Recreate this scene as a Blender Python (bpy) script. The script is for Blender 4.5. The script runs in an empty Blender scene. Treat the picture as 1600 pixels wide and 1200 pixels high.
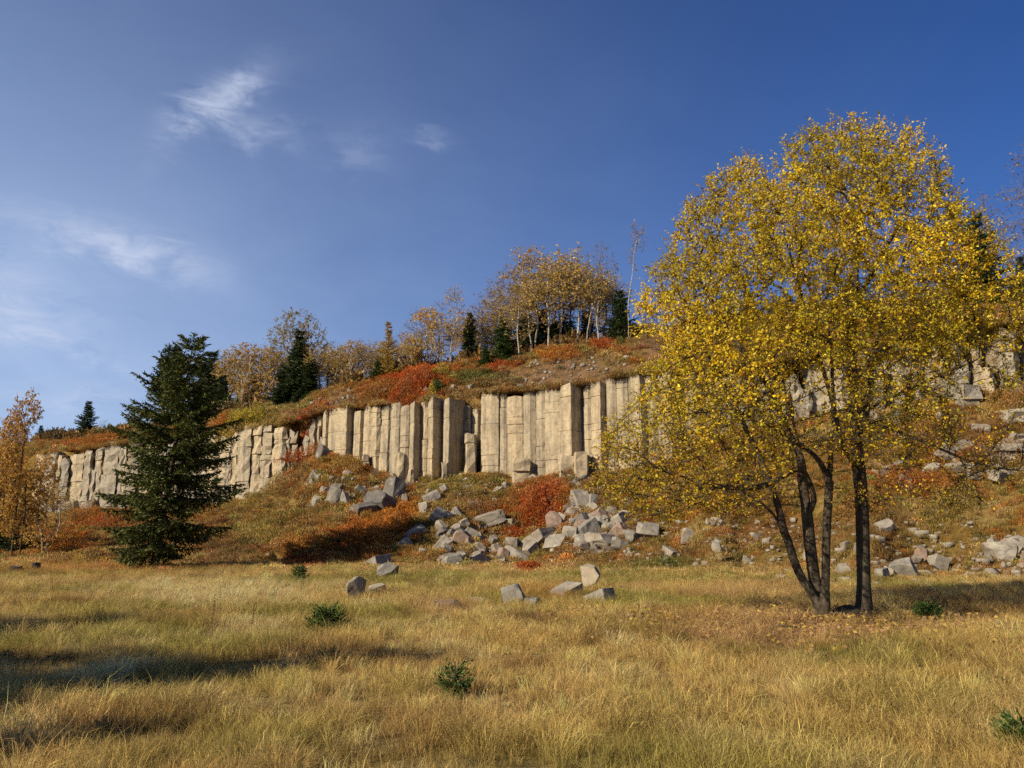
import bpy, bmesh, math, random
import numpy as np
from mathutils import Vector, noise

# ------------------------------------------------------------------ camera, sky, sun, exposure
SC = bpy.context.scene
COL = SC.collection
F = 1244.0                       # focal length in pixels of the 1600 wide photograph
PITCH = math.atan(240.0 / F)     # horizon at y = 840
CAMZ = 1.7
cam_d = bpy.data.cameras.new('camera'); cam = bpy.data.objects.new('camera', cam_d); COL.objects.link(cam)
cam.location = (0, 0, CAMZ); cam.rotation_euler = (math.pi / 2 + PITCH, 0, 0)
cam_d.sensor_width = 36.0; cam_d.lens = F * 36.0 / 1600.0; cam_d.clip_start = 0.05; cam_d.clip_end = 6000
SC.camera = cam
SC.view_settings.view_transform = 'Standard'; SC.view_settings.look = 'None'
SC.view_settings.exposure = 0.42; SC.view_settings.gamma = 1.0
SC.cycles.use_denoising = False
SC.cycles.max_bounces = 4; SC.cycles.diffuse_bounces = 3; SC.cycles.use_adaptive_sampling = True; SC.cycles.adaptive_threshold = 0.02; SC.cycles.transmission_bounces = 3

SUN_EL = math.radians(29.0)
SUN_TO = Vector((0.80, 0.60, 0)).normalized()         # horizontal travel of the light
light_dir = Vector((SUN_TO.x * math.cos(SUN_EL), SUN_TO.y * math.cos(SUN_EL), -math.sin(SUN_EL)))
sd = bpy.data.lights.new('sun', 'SUN'); sun = bpy.data.objects.new('sun', sd); COL.objects.link(sun)
sd.energy = 5.0; sd.angle = math.radians(0.53); sd.color = (1.0, 0.86, 0.64)
sun.rotation_euler = light_dir.to_track_quat('-Z', 'Y').to_euler(); sun.location = (-60, -40, 60)

W = bpy.data.worlds.new('World'); SC.world = W; W.use_nodes = True
nt = W.node_tree; N = nt.nodes; Lk = nt.links
N.clear()
wo = N.new('ShaderNodeOutputWorld'); bg = N.new('ShaderNodeBackground')
sky = N.new('ShaderNodeTexSky'); sky.sky_type = 'NISHITA'; sky.sun_disc = False
sky.sun_elevation = SUN_EL
sky.sun_rotation = math.atan2(-SUN_TO.x, -SUN_TO.y)
sky.altitude = 950; sky.air_density = 1.0; sky.dust_density = 0.35; sky.ozone_density = 3.5
W.cycles.sampling_method = 'MANUAL'; W.cycles.sample_map_resolution = 512
bg.inputs[1].default_value = 0.071

def wmath(op, a, b=None, clamp=False):
    n = N.new('ShaderNodeMath'); n.operation = op; n.use_clamp = clamp
    for i, v in enumerate((a, b)):
        if v is None: continue
        if isinstance(v, (int, float)): n.inputs[i].default_value = v
        else: Lk.new(v, n.inputs[i])
    return n.outputs[0]

tcw = N.new('ShaderNodeTexCoord'); sep = N.new('ShaderNodeSeparateXYZ'); Lk.new(tcw.outputs['Generated'], sep.inputs[0])
azn = wmath('ARCTAN2', sep.outputs[0], sep.outputs[1])
eln = wmath('ARCSINE', sep.outputs[2])
def pix_angles(px, py):
    u = (px - 800) / F; v = (600 - py) / F
    d = Vector((u, math.cos(PITCH) - v * math.sin(PITCH), math.sin(PITCH) + v * math.cos(PITCH))).normalized()
    return math.atan2(d.x, d.y), math.asin(d.z)
comb = N.new('ShaderNodeCombineXYZ'); Lk.new(azn, comb.inputs[0]); Lk.new(eln, comb.inputs[1])
def wnoise(scale, detail, rough, sx, sy, rot=0.0, off=0.0, dist=0.0):
    mp = N.new('ShaderNodeMapping'); mp.inputs['Scale'].default_value = (sx, sy, 1); mp.inputs['Rotation'].default_value = (0, 0, rot)
    mp.inputs['Location'].default_value = (off, off * 0.7, off * 0.3)
    Lk.new(comb.outputs[0], mp.inputs[0])
    n = N.new('ShaderNodeTexNoise'); n.inputs['Scale'].default_value = scale; n.inputs['Detail'].default_value = detail
    n.inputs['Roughness'].default_value = rough; n.inputs['Distortion'].default_value = dist
    Lk.new(mp.outputs[0], n.inputs['Vector']); return n.outputs[0]
warp = wnoise(5, 1, 0.6, 1, 1.4)
wsp = wnoise(11.0, 5, 0.6, 1.0, 2.0, 0.35, 3.1, 0.5)
wsp2 = wnoise(20.0, 6, 0.72, 0.8, 2.6, -0.45, 9.4, 0.9)
azw = wmath('ADD', azn, wmath('MULTIPLY', wmath('SUBTRACT', warp, 0.5), 0.16))
elw = wmath('ADD', eln, wmath('MULTIPLY', wmath('SUBTRACT', wsp, 0.5), 0.10))
def blob(px, py, rx, ry, ang, amp):
    a, e = pix_angles(px, py)
    dx = wmath('SUBTRACT', azw, a); dy = wmath('SUBTRACT', elw, e)
    c, s = math.cos(ang), math.sin(ang)
    x = wmath('ADD', wmath('MULTIPLY', dx, c / (rx / F)), wmath('MULTIPLY', dy, s / (rx / F)))
    y = wmath('ADD', wmath('MULTIPLY', dx, -s / (ry / F)), wmath('MULTIPLY', dy, c / (ry / F)))
    q = wmath('ADD', wmath('MULTIPLY', x, x), wmath('MULTIPLY', y, y))
    return wmath('MULTIPLY', wmath('POWER', 2.718, wmath('MULTIPLY', q, -1.0)), amp)
def addl(lst):
    t = lst[0]
    for k in lst[1:]: t = wmath('ADD', t, k)
    return t
# soft cirrus veil over the left half, thin wisps on top of it
veil = addl([blob(-300, 560, 1000, 640, 0, 0.80), blob(40, 560, 300, 230, 0, 0.42)])
wis = addl([blob(345, 165, 90, 30, 0.6, 1.1), blob(410, 120, 45, 13, 0.1, 0.6), blob(390, 195, 90, 24, 0, 0.5),
            blob(150, 365, 115, 27, -0.12, 0.85), blob(225, 392, 60, 26, -0.2, 0.6), blob(20, 440, 120, 40, -0.2, 0.8),
            blob(95, 525, 85, 24, -0.35, 1.1), blob(110, 620, 75, 13, 0, 0.8), 
            blob(660, 208, 45, 9, 0, 0.3), blob(560, 230, 40, 34, 0.9, 0.25)])
tex = wmath('MULTIPLY', wmath('SUBTRACT', wmath('ADD', wsp, wmath('MULTIPLY', wsp2, 0.9)), 0.74, ), 2.6, True)
wmask = wmath('MULTIPLY', wmath('MULTIPLY', wis, tex), 0.62, True)
vmask = wmath('MULTIPLY', wmath('MULTIPLY', veil, wmath('ADD', 0.75, wmath('MULTIPLY', wsp, 0.5))), 0.62, True)
cl = wmath('MINIMUM', wmask, 0.8)
hsv = N.new('ShaderNodeHueSaturation'); hsv.inputs['Hue'].default_value = 0.517; hsv.inputs['Saturation'].default_value = 1.27; hsv.inputs['Value'].default_value = 1.0
Lk.new(sky.outputs[0], hsv.inputs['Color'])
mv = N.new('ShaderNodeMixRGB'); Lk.new(vmask, mv.inputs[0]); Lk.new(hsv.outputs[0], mv.inputs[1]); mv.inputs[2].default_value = (5.0, 6.5, 9.3, 1)
mx = N.new('ShaderNodeMixRGB'); Lk.new(cl, mx.inputs[0]); Lk.new(mv.outputs[0], mx.inputs[1]); mx.inputs[2].default_value = (6.3, 7.0, 8.9, 1)
Lk.new(mx.outputs[0], bg.inputs[0]); Lk.new(bg.outputs[0], wo.inputs[0])

# ------------------------------------------------------------------ helpers
rng = np.random.default_rng(11)
random.seed(11)
CP, SP = math.cos(PITCH), math.sin(PITCH)
def zpix(Y, py):
    v = (600.0 - py) / F
    return CAMZ + Y * (SP + v * CP) / (CP - v * SP)
def xpix(Y, px, py):
    v = (600.0 - py) / F
    return Y * ((px - 800.0) / F) / (CP - v * SP)
def project(X, Y, Z):
    dz = Z - CAMZ
    d = Y * CP + dz * SP
    d = np.where(d < 0.2, 0.2, d)
    v = (-Y * SP + dz * CP) / d
    return 800 + F * X / d, 600 - F * v, d

def vnoise(x, y, seed=0):
    xi = np.floor(x); yi = np.floor(y); fx = x - xi; fy = y - yi
    fx = fx * fx * (3 - 2 * fx); fy = fy * fy * (3 - 2 * fy)
    def hsh(a, b):
        s = np.sin(a * 127.1 + b * 311.7 + seed * 74.7) * 43758.5453
        return s - np.floor(s)
    return (hsh(xi, yi) * (1 - fx) + hsh(xi + 1, yi) * fx) * (1 - fy) + (hsh(xi, yi + 1) * (1 - fx) + hsh(xi + 1, yi + 1) * fx) * fy
def fbm(x, y, seed=0, o=4):
    t = 0; a = 0.5; s = 0
    for k in range(o):
        t = t + a * vnoise(x * 2 ** k, y * 2 ** k, seed + k * 7); s += a; a *= 0.5
    return t / s

def np_mesh(name, V, faces, cols=None, smooth=False):
    """faces: list of int arrays (n,k), k may differ between arrays"""
    me = bpy.data.meshes.new(name)
    V = np.asarray(V, dtype=np.float32)
    me.vertices.add(len(V)); me.vertices.foreach_set('co', V.ravel())
    fl = [np.asarray(f, dtype=np.int32) for f in faces if len(f)]
    loops = np.concatenate([f.ravel() for f in fl]); cnt = np.concatenate([np.full(len(f), f.shape[1], dtype=np.int32) for f in fl])
    me.loops.add(len(loops)); me.loops.foreach_set('vertex_index', loops)
    me.polygons.add(len(cnt)); st = np.zeros(len(cnt), dtype=np.int32); st[1:] = np.cumsum(cnt)[:-1]
    me.polygons.foreach_set('loop_start', st); me.polygons.foreach_set('loop_total', cnt)
    if smooth: me.polygons.foreach_set('use_smooth', np.ones(len(cnt), dtype=bool))
    me.update(calc_edges=True); me.validate()
    if cols is not None:
        at = me.color_attributes.new('vc', 'FLOAT_COLOR', 'POINT')
        c = np.ones((len(V), 4), dtype=np.float32); c[:, :3] = cols; at.data.foreach_set('color', c.ravel())
    return me
def obj(name, me, mat=None, parent=None, loc=None):
    o = bpy.data.objects.new(name, me); COL.objects.link(o)
    if mat is not None and me is not None and len(me.materials) == 0: me.materials.append(mat)
    if parent is not None: o.parent = parent
    if loc is not None: o.location = loc
    return o
def tag(o, label=None, cat=None, group=None, kind=None):
    if label: o['label'] = label
    if cat: o['category'] = cat
    if group: o['group'] = group
    if kind: o['kind'] = kind
    return o
def empty(name, loc=(0, 0, 0)):
    o = bpy.data.objects.new(name, None); COL.objects.link(o); o.location = loc; o.empty_display_size = 0.3
    return o
def copy_tree(src):
    r = src.copy(); COL.objects.link(r)
    for ch in src.children:
        c = ch.copy(); COL.objects.link(c); c.parent = r
    return r

# ------------------------------------------------------------------ materials
def new_mat(name):
    m = bpy.data.materials.new(name); m.use_nodes = True
    m.node_tree.nodes.clear()
    return m, m.node_tree.nodes, m.node_tree.links
def nd(ns, t, **kw):
    n = ns.new(t)
    for k, v in kw.items(): setattr(n, k, v)
    return n
def pos_noise(ns, ln, scale, detail=5, rough=0.6, stretch=(1, 1, 1), coord='pos'):
    if coord == 'pos': g = ns.new('ShaderNodeNewGeometry').outputs['Position']
    else: g = ns.new('ShaderNodeTexCoord').outputs['Object']
    mp = ns.new('ShaderNodeMapping'); mp.inputs['Scale'].default_value = stretch; ln.new(g, mp.inputs[0])
    n = ns.new('ShaderNodeTexNoise'); n.inputs['Scale'].default_value = scale; n.inputs['Detail'].default_value = detail; n.inputs['Roughness'].default_value = rough
    ln.new(mp.outputs[0], n.inputs['Vector']); return n.outputs[0]
def ramp(ns, ln, fac, stops):
    r = ns.new('ShaderNodeValToRGB'); ln.new(fac, r.inputs[0])
    e = r.color_ramp.elements
    while len(e) < len(stops): e.new(0.5)
    for i, (p, c) in enumerate(stops): e[i].position = p; e[i].color = (*c, 1)
    return r.outputs[0]
def mixc(ns, ln, fac, a, b, mode='MIX'):
    m = ns.new('ShaderNodeMixRGB'); m.blend_type = mode
    for i, v in enumerate((fac, a, b)):
        if isinstance(v, (int, float)): m.inputs[i].default_value = v
        elif isinstance(v, tuple): m.inputs[i].default_value = (*v, 1)
        else: ln.new(v, m.inputs[i])
    return m.outputs[0]
def finish(m, ns, ln, col, rough=0.85, bump=None, bdist=0.05, transl=0.0, spec=0.3):
    out = ns.new('ShaderNodeOutputMaterial'); p = ns.new('ShaderNodeBsdfPrincipled')
    p.inputs['Roughness'].default_value = rough; p.inputs['Specular IOR Level'].default_value = spec
    if isinstance(col, tuple): p.inputs['Base Color'].default_value = (*col, 1)
    else: ln.new(col, p.inputs['Base Color'])
    if bump is not None:
        b = ns.new('ShaderNodeBump'); b.inputs['Strength'].default_value = 0.9; b.inputs['Distance'].default_value = bdist
        ln.new(bump, b.inputs['Height']); ln.new(b.outputs[0], p.inputs['Normal'])
    sh = p.outputs[0]
    if transl > 0:
        t = ns.new('ShaderNodeBsdfTranslucent'); mxs = ns.new('ShaderNodeMixShader'); mxs.inputs[0].default_value = transl
        if isinstance(col, tuple): t.inputs[0].default_value = (*col, 1)
        else: ln.new(col, t.inputs[0])
        ln.new(sh, mxs.inputs[1]); ln.new(t.outputs[0], mxs.inputs[2]); sh = mxs.outputs[0]
    ln.new(sh, out.inputs[0]); return m

def rock_material(name, warm, dark, stain, lichen=None, streak=True, bd=0.07):
    m, ns, ln = new_mat(name)
    oi = ns.new('ShaderNodeObjectInfo')
    n1 = pos_noise(ns, ln, 0.55, 5, 0.6); n2 = pos_noise(ns, ln, 3.2, 7, 0.7); n3 = pos_noise(ns, ln, 14, 5, 0.7)
    c = ramp(ns, ln, n1, [(0.30, stain), (0.52, warm), (0.72, tuple(x * 0.86 for x in warm))])
    c = mixc(ns, ln, 1.0, c, ramp(ns, ln, n2, [(0.3, (0.55, 0.54, 0.53)), (0.5, (0.95, 0.95, 0.95)), (0.75, (1.12, 1.1, 1.06))]), 'MULTIPLY')
    c = mixc(ns, ln, 1.0, c, ramp(ns, ln, n3, [(0.30, (0.84, 0.84, 0.83)), (0.6, (1.04, 1.04, 1.04))]), 'MULTIPLY')
    if streak:
        ns_ = pos_noise(ns, ln, 2.6, 6, 0.65, (1, 1, 0.10))
        c = mixc(ns, ln, ramp(ns, ln, ns_, [(0.48, (0, 0, 0)), (0.66, (0.72, 0.72, 0.72))]), c, dark)
        hz = pos_noise(ns, ln, 1.1, 3, 0.5, (0.35, 0.35, 2.4))
        c = mixc(ns, ln, ramp(ns, ln, hz, [(0.50, (0, 0, 0)), (0.505, (0.5, 0.5, 0.5)), (0.515, (0, 0, 0))]), c, dark)
    if lichen:
        nl = pos_noise(ns, ln, 1.7, 6, 0.7)
        c = mixc(ns, ln, ramp(ns, ln, nl, [(0.56, (0, 0, 0)), (0.66, (0.75, 0.75, 0.75))]), c, lichen)
    c = mixc(ns, ln, 1.0, c, ramp(ns, ln, oi.outputs['Random'], [(0.0, (0.86, 0.87, 0.89)), (0.5, (1.0, 0.98, 0.95)), (1.0, (1.08, 1.04, 0.98))]), 'MULTIPLY')
    hb = mixc(ns, ln, 0.18, n2, n3, 'MIX')
    return finish(m, ns, ln, c, 0.9, hb, bd)
M = {}
M['basalt'] = rock_material('warm_basalt', (0.46, 0.385, 0.26), (0.14, 0.12, 0.10), (0.32, 0.26, 0.18), lichen=(0.27, 0.25, 0.21), bd=.06)
M['grey_basalt'] = rock_material('grey_basalt', (0.31, 0.28, 0.225), (0.13, 0.12, 0.10), (0.25, 0.18, 0.11), lichen=(0.46, 0.45, 0.38))
M['boulder'] = rock_material('boulder_stone', (0.285, 0.265, 0.225), (0.10, 0.09, 0.08), (0.17, 0.135, 0.10), lichen=(0.36, 0.345, 0.29), streak=False, bd=0.04)
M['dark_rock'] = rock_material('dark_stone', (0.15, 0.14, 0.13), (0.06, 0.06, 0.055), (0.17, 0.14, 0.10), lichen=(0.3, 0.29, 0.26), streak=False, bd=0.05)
M['pink_rock'] = rock_material('pinkish_stone', (0.30, 0.22, 0.175), (0.13, 0.10, 0.09), (0.24, 0.16, 0.12), streak=False, bd=0.04)
M['mossy_rock'] = rock_material('mossy_stone', (0.36, 0.33, 0.27), (0.1, 0.1, 0.07), (0.25, 0.2, 0.14), lichen=(0.22, 0.25, 0.10), streak=False, bd=0.04)

def leaf_material(name, transl=0.4, rough=0.55, randamt=0.0):
    m, ns, ln = new_mat(name)
    a = nd(ns, 'ShaderNodeAttribute', attribute_name='vc')
    c = a.outputs['Color']
    if randamt:
        oi = ns.new('ShaderNodeObjectInfo')
        c = mixc(ns, ln, 1.0, c, ramp(ns, ln, oi.outputs['Random'], [(0.0, (1 - randamt,) * 3), (1.0, (1 + randamt * 0.6,) * 3)]), 'MULTIPLY')
    return finish(m, ns, ln, c, rough, transl=transl, spec=0.25)
M['leaf'] = leaf_material('autumn_leaf', 0.42, 0.5, 0.12)
M['needle'] = leaf_material('conifer_needle', 0.15, 0.6, 0.15)
m, ns, ln = new_mat('tinted_blade')
a1 = nd(ns, 'ShaderNodeAttribute', attribute_name='vc'); a2 = nd(ns, 'ShaderNodeAttribute', attribute_name='tint', attribute_type='INSTANCER')
M['blade'] = finish(m, ns, ln, mixc(ns, ln, 1.0, a1.outputs['Color'], a2.outputs['Color'], 'MULTIPLY'), 0.6, transl=0.38, spec=0.2)
m, ns, ln = new_mat('shade_darkened_bark')  # bark tones lowered to stand in for the crown's shade on the stems
b1 = pos_noise(ns, ln, 9, 6, 0.7, (1, 1, 0.2)); b2 = pos_noise(ns, ln, 2.2, 4, 0.6)
c = ramp(ns, ln, b1, [(0.35, (0.022, 0.017, 0.012)), (0.55, (0.07, 0.054, 0.036)), (0.75, (0.14, 0.112, 0.078))])
c = mixc(ns, ln, ramp(ns, ln, b2, [(0.55, (0, 0, 0)), (0.7, (0.5, 0.5, 0.5))]), c, (0.13, 0.125, 0.06))
M['bark'] = finish(m, ns, ln, c, 0.9, b1, 0.03)
m, ns, ln = new_mat('spruce_bark')
b1 = pos_noise(ns, ln, 7, 5, 0.7, (1, 1, 0.3))
M['spruce_bark'] = finish(m, ns, ln, ramp(ns, ln, b1, [(0.35, (0.03, 0.024, 0.018)), (0.7, (0.12, 0.085, 0.06))]), 0.9, b1, 0.03)
m, ns, ln = new_mat('birch_bark')
b1 = pos_noise(ns, ln, 3.0, 5, 0.7, (1, 1, 2.2)); b2 = pos_noise(ns, ln, 0.8, 3, 0.6)
c = ramp(ns, ln, b1, [(0.38, (0.06, 0.05, 0.04)), (0.50, (0.36, 0.32, 0.26)), (0.8, (0.52, 0.48, 0.41))])
M['birch'] = finish(m, ns, ln, c, 0.8)
m, ns, ln = new_mat('twig_bark')
M['twig'] = finish(m, ns, ln, ramp(ns, ln, pos_noise(ns, ln, 6, 3, 0.6), [(0.3, (0.10, 0.07, 0.05)), (0.7, (0.24, 0.19, 0.15))]), 0.9)
m, ns, ln = new_mat('dead_wood')
b1 = pos_noise(ns, ln, 8, 5, 0.7, (1, 1, 0.25))
M['dead'] = finish(m, ns, ln, ramp(ns, ln, b1, [(0.35, (0.09, 0.06, 0.04)), (0.7, (0.3, 0.22, 0.15))]), 0.9, b1, 0.01)
m, ns, ln = new_mat('hill_ground')
a1 = nd(ns, 'ShaderNodeAttribute', attribute_name='vc')
g1 = pos_noise(ns, ln, 1.3, 6, 0.65); g2 = pos_noise(ns, ln, 9, 6, 0.75)
c = mixc(ns, ln, 1.0, a1.outputs['Color'], ramp(ns, ln, g1, [(0.3, (0.55, 0.55, 0.55)), (0.7, (1.25, 1.2, 1.15))]), 'MULTIPLY')
c = mixc(ns, ln, 1.0, c, ramp(ns, ln, g2, [(0.3, (0.5, 0.48, 0.46)), (0.7, (1.3, 1.3, 1.3))]), 'MULTIPLY')
M['ground'] = finish(m, ns, ln, c, 0.95, g2, 0.08, spec=0.1)
# ------------------------------------------------------------------ terrain
# px, foot distance, cliff distance, cliff foot y, cliff rim y, ridge distance, ridge y (pixels of the photograph)
TT = np.array([
 [-700, 66, 108, 822, 735, 122, 715], [-200, 62, 100, 815, 722, 113, 704], [0, 60, 95, 812, 714, 105, 698], [90, 57, 91, 802, 706, 101, 692],
 [200, 54, 85, 796, 692, 95, 680], [350, 49, 76, 788, 674, 86, 648], [420, 48, 73, 764, 664, 83, 637], [465, 47, 71, 728, 655, 81, 631],
 [505, 46, 69, 702, 640, 79, 616], [545, 46, 68, 708, 636, 77, 602], [590, 46, 66.5, 734, 632, 75.5, 588], [640, 46, 65, 754, 628, 74, 580],
 [720, 46, 63.5, 738, 617, 72.5, 574], [760, 46, 63, 736, 613, 72, 568], [810, 46, 62, 748, 611, 71, 560], [880, 45, 60, 735, 606, 70, 547],
 [960, 43, 58, 738, 590, 69, 532], [1060, 40, 56, 715, 580, 67, 520], [1150, 38, 55, 660, 572, 65, 512], [1300, 34, 52.5, 640, 556, 62, 500], [1400, 32.5, 51, 628, 540, 60, 490],
 [1500, 31.5, 49.5, 610, 520, 58, 484], [1600, 31, 48, 600, 505, 56, 476], [2200, 30, 46, 600, 495, 53, 465]], dtype=float)
TA = (TT[:, 0] - 800) / F / 0.994
T_zb = np.array([zpix(r[2], r[3]) for r in TT]); T_zt = np.array([zpix(r[2] + 0.5, r[4]) for r in TT]); T_zr = np.array([zpix(r[5], r[6]) for r in TT])
STEP0, STEP1 = 1.2, 1.9
def rows(a):
    a = np.asarray(a, dtype=float)
    return [np.interp(a, TA, TT[:, 1]) + (fbm(a * 14 + 3, a * 0 + .5, 13, 3) - .5) * 7] + [np.interp(a, TA, c) for c in ( TT[:, 2], T_zb, T_zt, TT[:, 5], T_zr)]
def height(X, Y):
    X = np.asarray(X, dtype=float); Y = np.asarray(Y, dtype=float)
    a = X / np.maximum(Y, 1.0)
    yf, yb, zb, zt, yr, zr = rows(a)
    t = np.clip((Y - yf) / (yb - yf), 0, 1)
    z = zb * (0.45 * t * t + 0.55 * t) * np.minimum(1, 0.35 + t * 3.5)
    s = np.clip((Y - yb - STEP0) / (STEP1 - STEP0), 0, 1)
    z = z + (zt - zb) * s
    p = np.clip((Y - yb - STEP1) / (yr - yb - STEP1), 0, 1)
    z = z + (zr - zt) * (1 - (1 - p) ** 1.3)
    q = np.clip(Y - yr, 0, 250)
    z = z - q * 0.035
    onslope = np.clip((Y - yf + 4) / 8, 0, 1)
    wallm = 1 - 0.7 * np.exp(-((Y - yb - 1.5) / 2.5) ** 2)
    z = z + (fbm(X * 0.28, Y * 0.28, 3, 4) - 0.5) * 1.3 * onslope * wallm * np.clip((400 - Y) / 300, 0, 1)
    z = z + (fbm(X * 0.9, Y * 0.9, 9, 3) - 0.5) * (0.14 + 0.35 * onslope * wallm) * np.clip((400 - Y) / 300, 0, 1)
    near = np.exp(-(X * X + Y * Y) / 4.0)
    return z * (1 - near)
def ground_at(px, py, far=140.0):
    """first point where the ray through a pixel meets the ground"""
    v = (600.0 - py) / F; dx = (px - 800.0) / F; dy = CP - v * SP; dz = SP + v * CP
    Ys = np.arange(3.0, far, 0.06); X = Ys * dx / dy; Z = CAMZ + Ys * dz / dy
    hit = np.nonzero(Z <= height(X, Ys))[0]
    k = hit[0] if len(hit) else len(Ys) - 1
    return float(X[k]), float(Ys[k]), float(height(X[k], Ys[k]))

# ------------------------------------------------------------------ what grows where: albedo of the plant cover
STRAW = np.array((0.55, 0.395, 0.145)); PALE = np.array((0.68, 0.53, 0.26)); GREENY = np.array((0.31, 0.275, 0.07)); BROWN = np.array((0.25, 0.135, 0.05))
OLIVE = np.array((0.30, 0.215, 0.062)); RUST = np.array((0.40, 0.15, 0.03)); RED = np.array((0.47, 0.095, 0.016)); ORANGE = np.array((0.52, 0.20, 0.03)); EARTH = np.array((0.30, 0.19, 0.105))
GRN = np.array((0.14, 0.17, 0.035)); LITTER = np.array((0.46, 0.30, 0.14)); YEL = np.array((0.44, 0.33, 0.03)); DKB = np.array((0.14, 0.075, 0.035))
ZONES = [  # px, py, rx, ry, colour, strength
 (905, 580, 80, 24, EARTH, 0.9), (560, 628, 60, 12, EARTH, 0.7), (480, 640, 60, 14, EARTH, 0.6), (820, 590, 60, 14, EARTH, 0.6), (1060, 545, 80, 24, EARTH, 0.7),
 (640, 600, 62, 25, RED, 1.0), (600, 612, 55, 20, RUST, 0.9), (660, 588, 40, 16, RED, 0.9), (475, 694, 45, 17, RED, 1.0), (505, 676, 20, 15, RED, 0.8),
 (850, 785, 52, 36, RED, 1.0), (720, 576, 30, 7, RUST, 0.9), (775, 572, 34, 6, RED, 0.9), (875, 553, 40, 8, ORANGE, 0.9), (940, 540, 26, 9, RED, 0.8),
 (735, 588, 50, 9, GRN, 0.7), (600, 830, 62, 30, ORANGE, 0.9), (560, 845, 50, 30, RUST, 0.9), (620, 805, 34, 16, ORANGE, 0.9), (500, 860, 80, 26, RUST, 0.7), (468, 882, 36, 10, RED, 0.7),
 (765, 800, 40, 20, RUST, 0.7), (740, 775, 50, 20, BROWN, 0.7), (805, 835, 26, 12, RED, 0.7), (825, 888, 22, 9, RED, 0.8), (690, 830, 40, 24, OLIVE, 0.6),
 (170, 815, 60, 18, RUST, 0.9), (90, 845, 70, 26, RUST, 0.75), (60, 862, 60, 12, ORANGE, 0.5), (140, 686, 60, 14, RUST, 0.8), (175, 676, 40, 10, ORANGE, 0.7),
 (375, 650, 60, 14, GREENY, 0.8), (440, 632, 60, 10, GREENY, 0.6), (350, 655, 20, 16, RUST, 0.6), (540, 728, 60, 18, ORANGE, 0.35), (560, 710, 40, 14, YEL, 0.4),
 (430, 800, 60, 30, OLIVE, 0.6), (400, 835, 50, 20, GREENY, 0.5), (360, 860, 60, 12, DKB, 0.5), (800, 715, 30, 8, GREENY, 0.5), (780, 765, 80, 20, OLIVE, 0.5), (700, 755, 50, 16, GREENY, 0.6),
 (1425, 752, 60, 26, RUST, 0.9), (1500, 720, 70, 30, RUST, 0.6), (1560, 690, 60, 30, BROWN, 0.8), (1560, 700, 40, 16, RUST, 0.8), (1440, 500, 60, 16, ORANGE, 0.8), (1300, 510, 90, 20, RUST, 0.8), (1400, 545, 60, 16, RUST, 0.5),
 (1380, 830, 60, 40, BROWN, 0.6), (1250, 840, 80, 30, BROWN, 0.6), (1480, 830, 60, 40, OLIVE, 0.7), (1430, 880, 80, 16, BROWN, 0.7),
 (340, 930, 170, 24, PALE, 0.95), (400, 992, 60, 20, PALE, 0.7), (150, 1065, 60, 18, PALE, 0.8), (690, 950, 50, 12, LITTER, 0.7), (820, 975, 60, 10, DKB, 0.7),
 (840, 1040, 50, 12, BROWN, 0.9), (840, 930, 60, 14, RUST, 0.35), (100, 948, 55, 6, BROWN, 0.9), (540, 1020, 90, 16, BROWN, 0.5), (310, 1130, 45, 10, DKB, 0.7), (560, 1125, 180, 10, BROWN, 0.5),
 (1200, 990, 130, 24, LITTER, 0.95), (1180, 925, 120, 18, LITTER, 0.5), (1320, 985, 110, 18, LITTER, 0.6), (1040, 884, 60, 10, GRN, 0.6), (1110, 905, 60, 10, GREENY, 0.5),
 (620, 1085, 60, 20, GREENY, 0.5), (1080, 1110, 140, 30, GREENY, 0.5), (1450, 1100, 140, 50, GREENY, 0.5), (980, 1060, 120, 20, PALE, 0.4), (200, 1150, 160, 40, BROWN, 0.45), (140, 890, 160, 14, RUST, 0.45), (320, 885, 90, 8, BROWN, 0.6)]
def cover(X, Y, Z):
    px, py, d = project(X, Y, Z)
    a = X / np.maximum(Y, 1.0); yf, yb = rows(a)[:2]
    sl = np.clip((Y - yf + 3) / 6, 0, 1)[:, None]
    n1 = fbm(X * 0.22, Y * 0.22, 21, 4)[:, None]; n2 = fbm(X * 0.6 + 9, Y * 0.6, 33, 4)[:, None]; n3 = fbm(X * 1.7, Y * 1.7, 41, 3)[:, None]
    sm = lambda n, lo, hi: np.clip((n - lo) / (hi - lo), 0, 1)
    mead = STRAW * (1 - sm(n1, .5, .68)) + GREENY * sm(n1, .5, .68)
    mead = mead * (1 - 0.55 * sm(n2, .53, .7)) + BROWN * 0.55 * sm(n2, .53, .7)
    mead = mead * (1 - 0.5 * sm(n3, .55, .75)) + PALE * 0.5 * sm(n3, .55, .75)
    slo = OLIVE * (1 - sm(n2, .45, .62)) + STRAW * 0.85 * sm(n2, .45, .62)
    slo = slo * (1 - 0.75 * sm(n3, .52, .68)) + RUST * 0.75 * sm(n3, .52, .68)
    slo = slo * (1 - 0.6 * sm(n1, .52, .66)) + BROWN * 0.6 * sm(n1, .52, .66)
    c = mead * (1 - sl) + slo * sl
    ed = (n2[:, 0] - 0.5) * 1.6 + (n3[:, 0] - 0.5) * 1.0
    for (zx, zy, rx, ry, zc, st) in ZONES:
        q = ((px - zx) / rx) ** 2 + ((py - zy) / ry) ** 2
        w = np.clip(1.35 - q + ed * 1.1, 0, 1) * st * (Y > 3)
        k = np.nonzero(w > 0)[0]
        if len(k): c[k] = c[k] * (1 - w[k, None]) + zc * w[k, None]
    return c

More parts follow.
